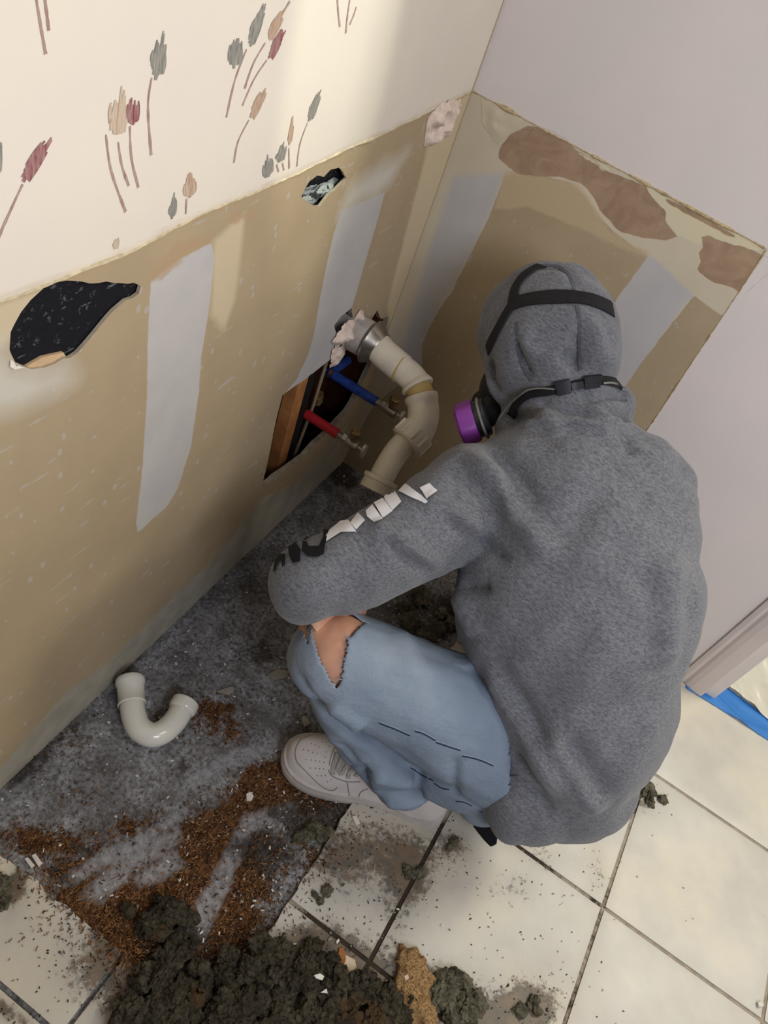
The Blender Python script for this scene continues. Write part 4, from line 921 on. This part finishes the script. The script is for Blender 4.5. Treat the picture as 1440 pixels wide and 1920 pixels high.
disc(FC_ - fa * .004, FC_ + fa * .026, .032, .034, .029, plain('purple_filter_plastic', srgb(128, 56, 144), .5, .4, .08, 20), 'filter', resp, lobes=6)['label'] = 'purple filter'
disc(FC_ - fa * .024, FC_ - fa * .004, .027, .031, .030, m_buck, 'filter_socket', resp)
disc(FC_ - fa * .016, FC_ - fa * .012, .034, .035, .034, m_gry, 'socket_ring', resp)
child_tube = MB().tube([FC_ - fa * .02, MK], .02, 16).build('mask_arm', m_rub, resp)
fa2 = -HS if fa.dot(HS) > 0 else HS
fa = (HS if fa.dot(HS) < 0 else -HS); f1 = HU; f2 = fa.cross(f1)
g = MK + fa * .065; disc(g, g + fa * .028, .032, .034, .029, bpy.data.materials['purple_filter_plastic'], 'filter', resp, lobes=6); MB().tube([g, MK], .02, 16).build('mask_arm', m_rub, resp)

# ---- sneakers
m_lea = plain('worn_white_leather', srgb(214, 208, 206), .5, .35, .05, 30, bump=.08, bscale=200); m_sole = plain('scuffed_white_rubber', srgb(196, 190, 186), .65, .25, .1, 40, bump=.2)
m_line = plain('stitched_edge', srgb(142, 134, 132), .8, .2); m_hol = plain('dark_hole', srgb(30, 26, 24), .9, .1); m_lace = plain('grey_white_lace', srgb(168, 164, 158), .85, .15, .15, 200, bump=.4, bscale=400)
def shoe(heel, toe, z0, detail, flip=1):
    ax = (toe - heel); L_ = ax.length; ax.normalize(); sd = Vector((-ax.y, ax.x, 0)) * flip; zz = Vector((0, 0, 1))
    S_ = [0, .01, .03, .07, .13, .2, .28, .36, .45, .54, .62, .7, .77, .84, .9, .95, .98, .995, 1.0]
    Wd = [.0, .014, .024, .031, .036, .037, .036, .0365, .040, .046, .0505, .053, .053, .050, .044, .034, .023, .011, .0]
    Cn = [0, 0, 0, 0, 0, .0, -.001, -.002, -.002, -.001, .001, .003, .005, .006, .007, .008, .008, .008, .008]
    Hh = [.030, .050, .068, .078, .084, .088, .090, .088, .082, .074, .066, .059, .053, .048, .044, .038, .031, .020, .006]
    def at(s_, arr): return float(np.interp(s_, S_, arr))
    o = MB(); n = 28; ss = [0.5 - .5 * math.cos(math.pi * i / 46) for i in range(47)]; vs = []
    hs = .031
    for s_ in ss:
        w_ = at(s_, Wd) * .96; h_ = at(s_, Hh); c0 = heel + ax * (L_ * (.012 + s_ * .976)) + sd * at(s_, Cn)
        for k in range(n+1):
            a = math.pi * k / n; cx = math.cos(a); sx = math.sin(a)
            vs.append(c0 + sd * w_ * (abs(cx) ** .75) * (1 if cx > 0 else -1) * (1 - .30 * sx * (1 if s_ < .6 else .7)) + zz * (z0 + hs - .004 + h_ * (sx ** .8)))
    fs = [(i*(n+1)+k, i*(n+1)+k+1, (i+1)*(n+1)+k+1, (i+1)*(n+1)+k) for i in range(len(ss)-1) for k in range(n)]
    up = MB().add(vs, fs).build('upper', m_lea)
    # sole
    vs = []; prof_ = [(0, .975), (.004, 1.0), (.012, 1.02), (.024, 1.015), (.0265, .995), (.028, 1.0), (.032, .985)]; N_ = 72
    for z_, k_ in prof_:
        for i in range(N_):
            th = 2*math.pi*i/N_; s_ = .5 - .5 * math.cos(th); side_ = 1 if th < math.pi else -1
            lift = .008 * max(0, (s_ - .86) / .14) ** 2
            w_ = at(s_, Wd) * k_ + .002 * (1 if 0 < s_ < 1 else 0); c0 = heel + ax * L_ * (.5 + (s_ - .5) * (1 + (k_ - 1) * .5)) + sd * at(s_, Cn)
            vs.append(c0 + sd * w_ * side_ + zz * (z0 + z_ + lift))
    fs = [(j*N_+i, j*N_+(i+1) % N_, (j+1)*N_+(i+1) % N_, (j+1)*N_+i) for j in range(len(prof_)-1) for i in range(N_)] + [tuple(range(N_))[::-1], tuple(range((len(prof_)-1)*N_, len(prof_)*N_))]
    so = MB().add(vs, fs).build('sole', m_sole)
    return up, so, (ax, sd, L_)
root = tag(empty('sneaker', (.635, -.648, SUB)), None, None); root.parent = pe; root.matrix_parent_inverse = Matrix.Translation(-Vector(pe.location))
up, so, fr = shoe(Vector((.640, -.640, 0)), Vector((.330, -.722, 0)), SUB + .001, True, 1)
root2 = empty('sneaker', (anR.x, anR.y, SUB)); root2.parent = pe; root2.matrix_parent_inverse = Matrix.Translation(-Vector(pe.location))
up2, so2, _ = shoe(Vector((anR.x + .05, anR.y - .03, 0)), Vector((anR.x - .20, anR.y + .14, 0)), SUB + TT, False, -1)
for q_, r_ in ((up, root), (so, root), (up2, root2), (so2, root2)):
    q_.parent = r_; q_.matrix_parent_inverse = Matrix.Translation(-Vector(r_.location))
bh = bvh_of(hoodie.data)
for v in jeans.data.vertices:                                       # seat of the jeans stays under the sweatshirt hem
    uu, vv = proj(v.co)
    if uu > 955 and vv > 1330:
        h_, nn_ = hit(bh, uu, vv)
        if h_ is not None and (v.co - CV).length < (h_ - CV).length + .006 and (h_ - v.co).length < .06: v.co = CV + (h_ - CV) * 1.008
bs = [bvh_of(q_.data) for q_ in (hoodie, jeans)]
for v in body.data.vertices:                                        # skin stays under the cloth that covers it
    q = v.co - HC
    if q.dot(FD) > .05 and q.length < .17: continue
    if min((v.co - haL).length, (v.co - haR).length) < .17 and min((v.co - elL).length, (v.co - elR).length) > .17: continue
    for k_, bb in enumerate(bs):
        loc, nn, fi, dd = bb.find_nearest(v.co)
        if loc is None or dd > .05: continue
        if k_ == 0 and (v.co - knL).length < .13: continue
        if k_ == 1 and min(sdf(np.array([proj(v.co)]), rip[0])[0], sdf(np.array([proj(v.co)]), rip[1])[0]) < 6: continue
        if (v.co - loc).dot(nn) > -.010: v.co = loc - nn * .010
bu = bvh_of(up.data); C6 = lambda pts: crop(4, 500, 1360, pts)
for s_ in ([(330,80),(260,105),(217,180),(225,270),(290,340),(380,430),(450,480),(500,487),(528,465)], [(605,430),(612,480),(625,530),(665,610)], [(465,330),(480,370),(520,395),(590,420),(650,424),(705,422)], [(470,300),(478,250),(500,190),(515,165)], [(760,475),(715,492),(693,525),(702,560),(745,590),(850,612),(960,650)]):
    ribbon(bu, C6(s_), .0016, m_line, 'stitching', up, .0003, .0006)
for q_ in [(275,182),(312,190),(345,203),(378,212),(335,135),(365,147),(393,162),(297,258),(333,260),(365,265),(397,270),(430,278),(327,320),(366,322),(397,324),(427,326),(378,376),(410,378),(440,376),(458,420),(483,408),(448,200),(437,237),(470,160),(447,127),(420,125)]:
    u0, v0 = C6([q_])[0]; h_, nn = hit(bu, u0, v0)
    if h_ is not None: MB().tube([h_ - nn * .0004, h_ + nn * .0003], .0009, 8).build('perforation', m_hol, up)
for s_ in ([(545,190),(520,250),(500,310),(500,365)], [(575,235),(548,290),(535,330),(558,368)], [(620,290),(590,320),(575,350),(560,362)], [(650,330),(625,350),(615,375),(612,392)], [(680,360),(668,372),(662,380)]):
    ribbon(bu, C6(s_), .0068, m_lace, 'lace', up, .0012, .002)
LACE_TONGUE = decal(bu, C6([(505,200),(550,195),(660,350),(600,335),(515,325),(490,300)]), .0006, m_lace, 'tongue', up, 5)
for q_ in [c for c in bpy.data.objects if c.parent is up]:
    q_.parent = root; q_.matrix_parent_inverse = Matrix.Translation(-Vector(root.location))
for o_ in (body, jeans, hoodie, resp, [q for q in bpy.data.objects if q.name == 'black_pocket_end'][0]):
    o_.matrix_parent_inverse = Matrix.Translation(-Vector(pe.location))
bpy.context.view_layer.update()

# ================================================================== DEBRIS
def density_pick(items, n, box):
    out = []
    while len(out) < n:
        P = np.array([(random.uniform(box[0], box[2]), random.uniform(box[1], box[3])) for _ in range(2000)])
        W3 = np.array([(flo(*p).x, flo(*p).y) for p in P]); d = blob(W3, items)
        sk = np.minimum.reduce([sdf(W3, FW(s_)) for s_ in streaks])
        for q, dd, k_ in zip(W3, d, sk):
            if k_ < .004 and random.random() < .85: continue
            if random.random() < min(1, dd) * .6: out.append(tuple(q))
    return out[:n]
def top_z(x, y):
    if x > .485 and y > -2: return SUB + TT
    if y < -1.125: return SUB + TT
    return SUB + .001
def flakes(pts, l0, l1, w0, w1, h, mats, name, label, cat):
    b = MB()
    for (x, y) in pts:
        l = random.uniform(l0, l1); w_ = random.uniform(w0, w1); a = random.uniform(0, 6.28); ti = random.uniform(-.3, .3); z = top_z(x, y) + random.uniform(.0002, h)
        d = Vector((math.cos(a), math.sin(a), ti * .5)) * l / 2; s_ = Vector((-math.sin(a), math.cos(a), ti)) * w_ / 2; c0 = Vector((x, y, z + .0008)); up_ = Vector((0, 0, random.uniform(.0006, .0016)))
        b.add([c0 - d - s_, c0 + d - s_ * .6, c0 + d * .9 + s_, c0 - d * .8 + s_ * .7, c0 + up_], [(0, 1, 4), (1, 2, 4), (2, 3, 4), (3, 0, 4), (3, 2, 1, 0)], random.randrange(len(mats)))
    o = b.build(name, mats, None, False); tag(o, label, cat, kind='stuff'); return o
mw = [plain('wood_flake_%s' % k, c_, .85, .15, .15, 50) for k, c_ in (('dark', srgb(66, 42, 28)), ('brown', srgb(104, 68, 42)), ('light', srgb(152, 114, 78)), ('pale', srgb(122, 84, 52)))]
mwh = [plain('white_crumb', srgb(212, 208, 202), .85, .2, .1, 50), plain('grey_crumb', srgb(150, 146, 140), .85, .2, .1, 50)]
md = [plain('dark_crumb', srgb(50, 44, 38), .9, .1, .2, 50)]
flakes(density_pick(brown_items, 6500, (-20, 1180, 720, 1900)), .003, .0075, .0008, .0022, .003, mw, 'wood_shavings', 'rust-brown wood shavings strewn over the bare grey subfloor', 'wood shavings')
allp = [(random.uniform(.01, .48), random.uniform(-1.12, -.02)) for _ in range(420)] + [(random.gauss(.42, .12), random.gauss(-.93, .09)) for _ in range(110)] + [(random.uniform(.5, .8), random.uniform(-1.0, -.5)) for _ in range(26)]
flakes([p for p in allp if p[0] > .01], .0025, .007, .002, .005, .002, mwh, 'plaster_crumbs', 'small white and grey plaster crumbs scattered over the floor', 'plaster crumbs')
flakes(density_pick(dust_items + dark_items, 1500, (-20, 1000, 1300, 1920)), .0012, .0042, .0008, .0024, .0015, md, 'dark_crumbs', 'fine dark crumbs of insulation scattered over tiles and floor', 'crumbs')

t = NT('grey_cellulose_insulation', .97, .05)
c = t.mix(t.ramp(t.noise(28, 6, .7), .3, .7), srgb(44, 40, 34), srgb(90, 84, 71)); c = t.mix(t.ramp(t.noise(170, 5, .7), .45, .7), c, srgb(30, 26, 22))
c = t.mix(t.math('MULTIPLY', t.math('GREATER_THAN', t.noise(11, 4), .62), .4), c, srgb(92, 68, 42)); t.color(c); t.bump(t.noise(150, 5, .7), .9, .004); m_ins = t.m
def clumps(b, centers, seed=0):
    for k, (x, y, z, r) in enumerate(centers):
        ic = bmesh.new(); bmesh.ops.create_icosphere(ic, subdivisions=4 if r > .012 else 3, radius=1); o_ = Vector((k * 3.1, seed, 0)); e = [random.uniform(.75, 1.25), random.uniform(.75, 1.25), random.uniform(.6, .9)]
        vs = []
        for v in ic.verts:
            q = v.co; n_ = noise.fractal(q * 1.3 + o_, .8, 2.1, 4); n2_ = abs(noise.noise(q * 5 + o_))
            vs.append(Vector((x, y, z)) + Vector((q.x * e[0], q.y * e[1], q.z * e[2])) * r * (1 + .55 * n_ + .35 * n2_ + .22 * noise.noise(q * 11 + o_)))
        b.add(vs, [tuple(v.index for v in f.verts) for f in ic.faces]); ic.free()
heap_px = [(255,1915),(290,1740),(310,1725),(330,1770),(380,1830),(450,1850),(480,1800),(550,1810),(600,1830),(650,1860),(700,1880),(350,1870),(500,1880),(600,1890),(280,1840),(320,1900),(420,1900),(560,1850),(740,1900)]
cs = []
for i in range(330):
    u0, v0 = random.choice(heap_px); u0 += random.gauss(0, 20); v0 += random.gauss(0, 18); p_ = flo(u0, v0); r = random.uniform(.006, .0145)
    cs.append((p_.x, p_.y, top_z(p_.x, p_.y) + r * .4 + random.uniform(0, .018), r))
for i in range(50):
    u0, v0 = random.uniform(230, 740), random.uniform(1900, 2000); p_ = flo(u0, v0); r = random.uniform(.012, .026); cs.append((p_.x, p_.y, SUB + TT + r * .5, r))
b = MB(); clumps(b, cs); tag(b.build('insulation_heap', m_ins), 'heap of torn dark grey insulation fluff across the broken tile edge', 'insulation', kind='stuff')
t = NT('green_grey_fluff', .97, .05)
c = t.mix(t.ramp(t.noise(60, 6, .75), .35, .65), srgb(62, 58, 48), srgb(124, 120, 102)); t.color(c); t.bump(t.noise(200, 5, .7), 1, .004); m_fluff = t.m
def clump_thing(pxs, rr, label, seed, mat=None):
    b = MB(); cc = []
    for (u0, v0) in pxs:
        p_ = flo(u0, v0); r = random.uniform(*rr); cc.append((p_.x, p_.y, top_z(p_.x, p_.y) + r * .45, r))
    clumps(b, cc, seed); return tag(b.build('insulation_clump', mat or m_fluff), label, 'insulation', 'insulation clumps dropped on the floor')
clump_thing([(1195,1480),(1205,1490),(1215,1497),(1222,1488),(1240,1500),(1212,1478),(1190,1494),(1218,1508)], (.006, .011), 'small green-grey insulation clump on the tile beside the sweatshirt hem', 11)
clump_thing([(830,1840),(850,1832),(868,1845),(845,1860),(862,1872),(885,1880),(835,1880),(900,1890),(815,1868),(872,1900),(850,1905)], (.010, .018), 'large grey insulation clump right of the tan sawdust pile', 12)
clump_thing([(1000,1878),(990,1886),(975,1895),(1005,1895)], (.006, .010), 'grey insulation scrap with dark slivers at the bottom tile edge', 13)
clump_thing([(765,1640),(775,1640),(762,1632),(785,1638)], (.006, .009), 'flattened grey insulation bit beside the dark tile joint', 14)
clump_thing([(0,1660),(5,1680),(-4,1700),(8,1690)], (.008, .013), 'dark insulation scrap on the broken tile at the left edge', 15)
clump_thing([(770,1165),(800,1190),(820,1180),(830,1150),(760,1140),(845,1170),(790,1120)], (.012, .022), 'dark debris clump in the shade between arm and knee', 16)
clump_thing([(848,1582),(842,1590),(852,1575)], (.005, .007), 'small insulation tuft on the tile below the black cloth end', 19)
clump_thing([(600,1690),(590,1680),(612,1672)], (.005, .008), 'thin grey insulation scrap on the small corner tile', 17)
clump_thing([(560,1568),(575,1565),(600,1563),(590,1555),(618,1558)], (.009, .014), 'dark insulation clump among the shavings by the broken tile', 18)
# tan sawdust pile
b = MB(); cc = []
for (u0, v0, r) in ((765,1800,.020),(770,1825,.025),(775,1850,.027),(780,1875,.027),(770,1895,.028),(785,1910,.026)):
    p_ = flo(u0, v0); cc.append((p_.x, p_.y, SUB + TT + .002, r))
clumps(b, cc, 40); me = organic(b, .0026, 2)
for v in me.vertices: v.co += v.normal * .0016 * noise.noise(v.co * 320)
t = NT('tan_sawdust', .95, .1); gr = t.noise(330, 4, .7); t.color(t.mix(t.ramp(gr, .38, .62), srgb(112, 84, 52), srgb(190, 156, 112))); t.bump(gr, 1, .003)
tag(link('sawdust_pile', me, t.m), 'small pile of tan sawdust beside the grey insulation heap', 'sawdust', kind='stuff')
# single chips and sticks
def chip(px, h, mat, name, label, cat, z=None):
    P = [flo(*p) for p in px]; c0 = sum(P, Vector()) / len(P); z0 = (top_z(c0.x, c0.y) if z is None else z) + .0012; n = len(P)
    vs = [Vector((p.x, p.y, z0)) for p in P] + [Vector((p.x, p.y, z0 + h)).lerp(Vector((c0.x, c0.y, z0 + h)), .08) for p in P]
    return tag(MB().add(vs, [tuple(range(n))[::-1], tuple(range(n, 2*n))] + [(i, (i+1) % n, n + (i+1) % n, n + i) for i in range(n)]).build(name, mat, None, False, .0004), label, cat, 'loose chips and scraps on the floor')
mc = plain('white_plaster_chip', srgb(212, 208, 200), .8, .2, .08, 60); mg = plain('grey_tile_shard', srgb(146, 140, 128), .7, .2, .15, 60); mo = plain('orange_wood_sliver', srgb(150, 98, 60), .8, .2, .2, 60); mb_ = plain('pale_board_scrap', srgb(196, 178, 156), .85, .1, .12, 50)
chip([(45,1608),(52,1605),(66,1622),(58,1627)], .004, mc, 'plastic_stub', 'left one of two short white stubs beside the left tile edge', 'scrap')
chip([(58,1602),(66,1598),(80,1617),(72,1624)], .004, mc, 'plastic_stub', 'right one of two short white stubs beside the left tile edge', 'scrap')
chip([(658,1532),(667,1530),(674,1546),(666,1550)], .004, mc, 'plaster_chip', 'cream stick-like chip on the tile just below the sneaker', 'chip')
chip([(462,1486),(470,1482),(477,1490),(473,1500),(463,1500)], .003, mc, 'plaster_chip', 'round white chip lying in the brown shavings', 'chip')
chip([(565,1346),(570,1338),(580,1346),(582,1356),(572,1362)], .003, mg, 'plaster_chip', 'pale grey chip on the dark floor beside the jeans shin', 'chip')
chip([(405,1294),(432,1284),(440,1286),(438,1302),(420,1298)], .002, mg, 'tile_shard', 'triangular grey shard right of the white trap bend', 'shard')
chip([(502,1262),(520,1252),(545,1256),(540,1268),(515,1274)], .003, mg, 'tile_shard', 'large pale grey shard left of the jeans knee', 'shard')
chip([(634,1778),(643,1776),(648,1800),(640,1824),(630,1810)], .003, mo, 'wood_sliver', 'orange-brown wood sliver on the tile joint above the heap', 'wood sliver')
chip([(646,1790),(665,1800),(668,1815),(655,1826),(642,1820)], .002, mb_, 'board_scrap', 'pale paperboard scrap touching the orange wood sliver', 'scrap')
chip([(580,1836),(592,1832),(600,1838),(596,1846),(584,1842)], .002, mc, 'paper_scrap', 'white scrap lying on top of the dark insulation heap', 'scrap', SUB + TT + .028)
chip([(592,1868),(604,1860),(606,1870)], .002, mc, 'paper_scrap', 'white triangular scrap low on the dark insulation heap', 'scrap', SUB + TT + .028)
chip([(1416,1880),(1426,1879),(1428,1888),(1418,1890)], .005, mc, 'plaster_chip', 'white chip on the tile joint near the lower right corner', 'chip')
chip([(745,1838),(752,1834),(755,1842),(748,1847)], .003, mb_, 'wood_chip', 'pale wood chip on the tan sawdust pile', 'chip', SUB + TT + .03)
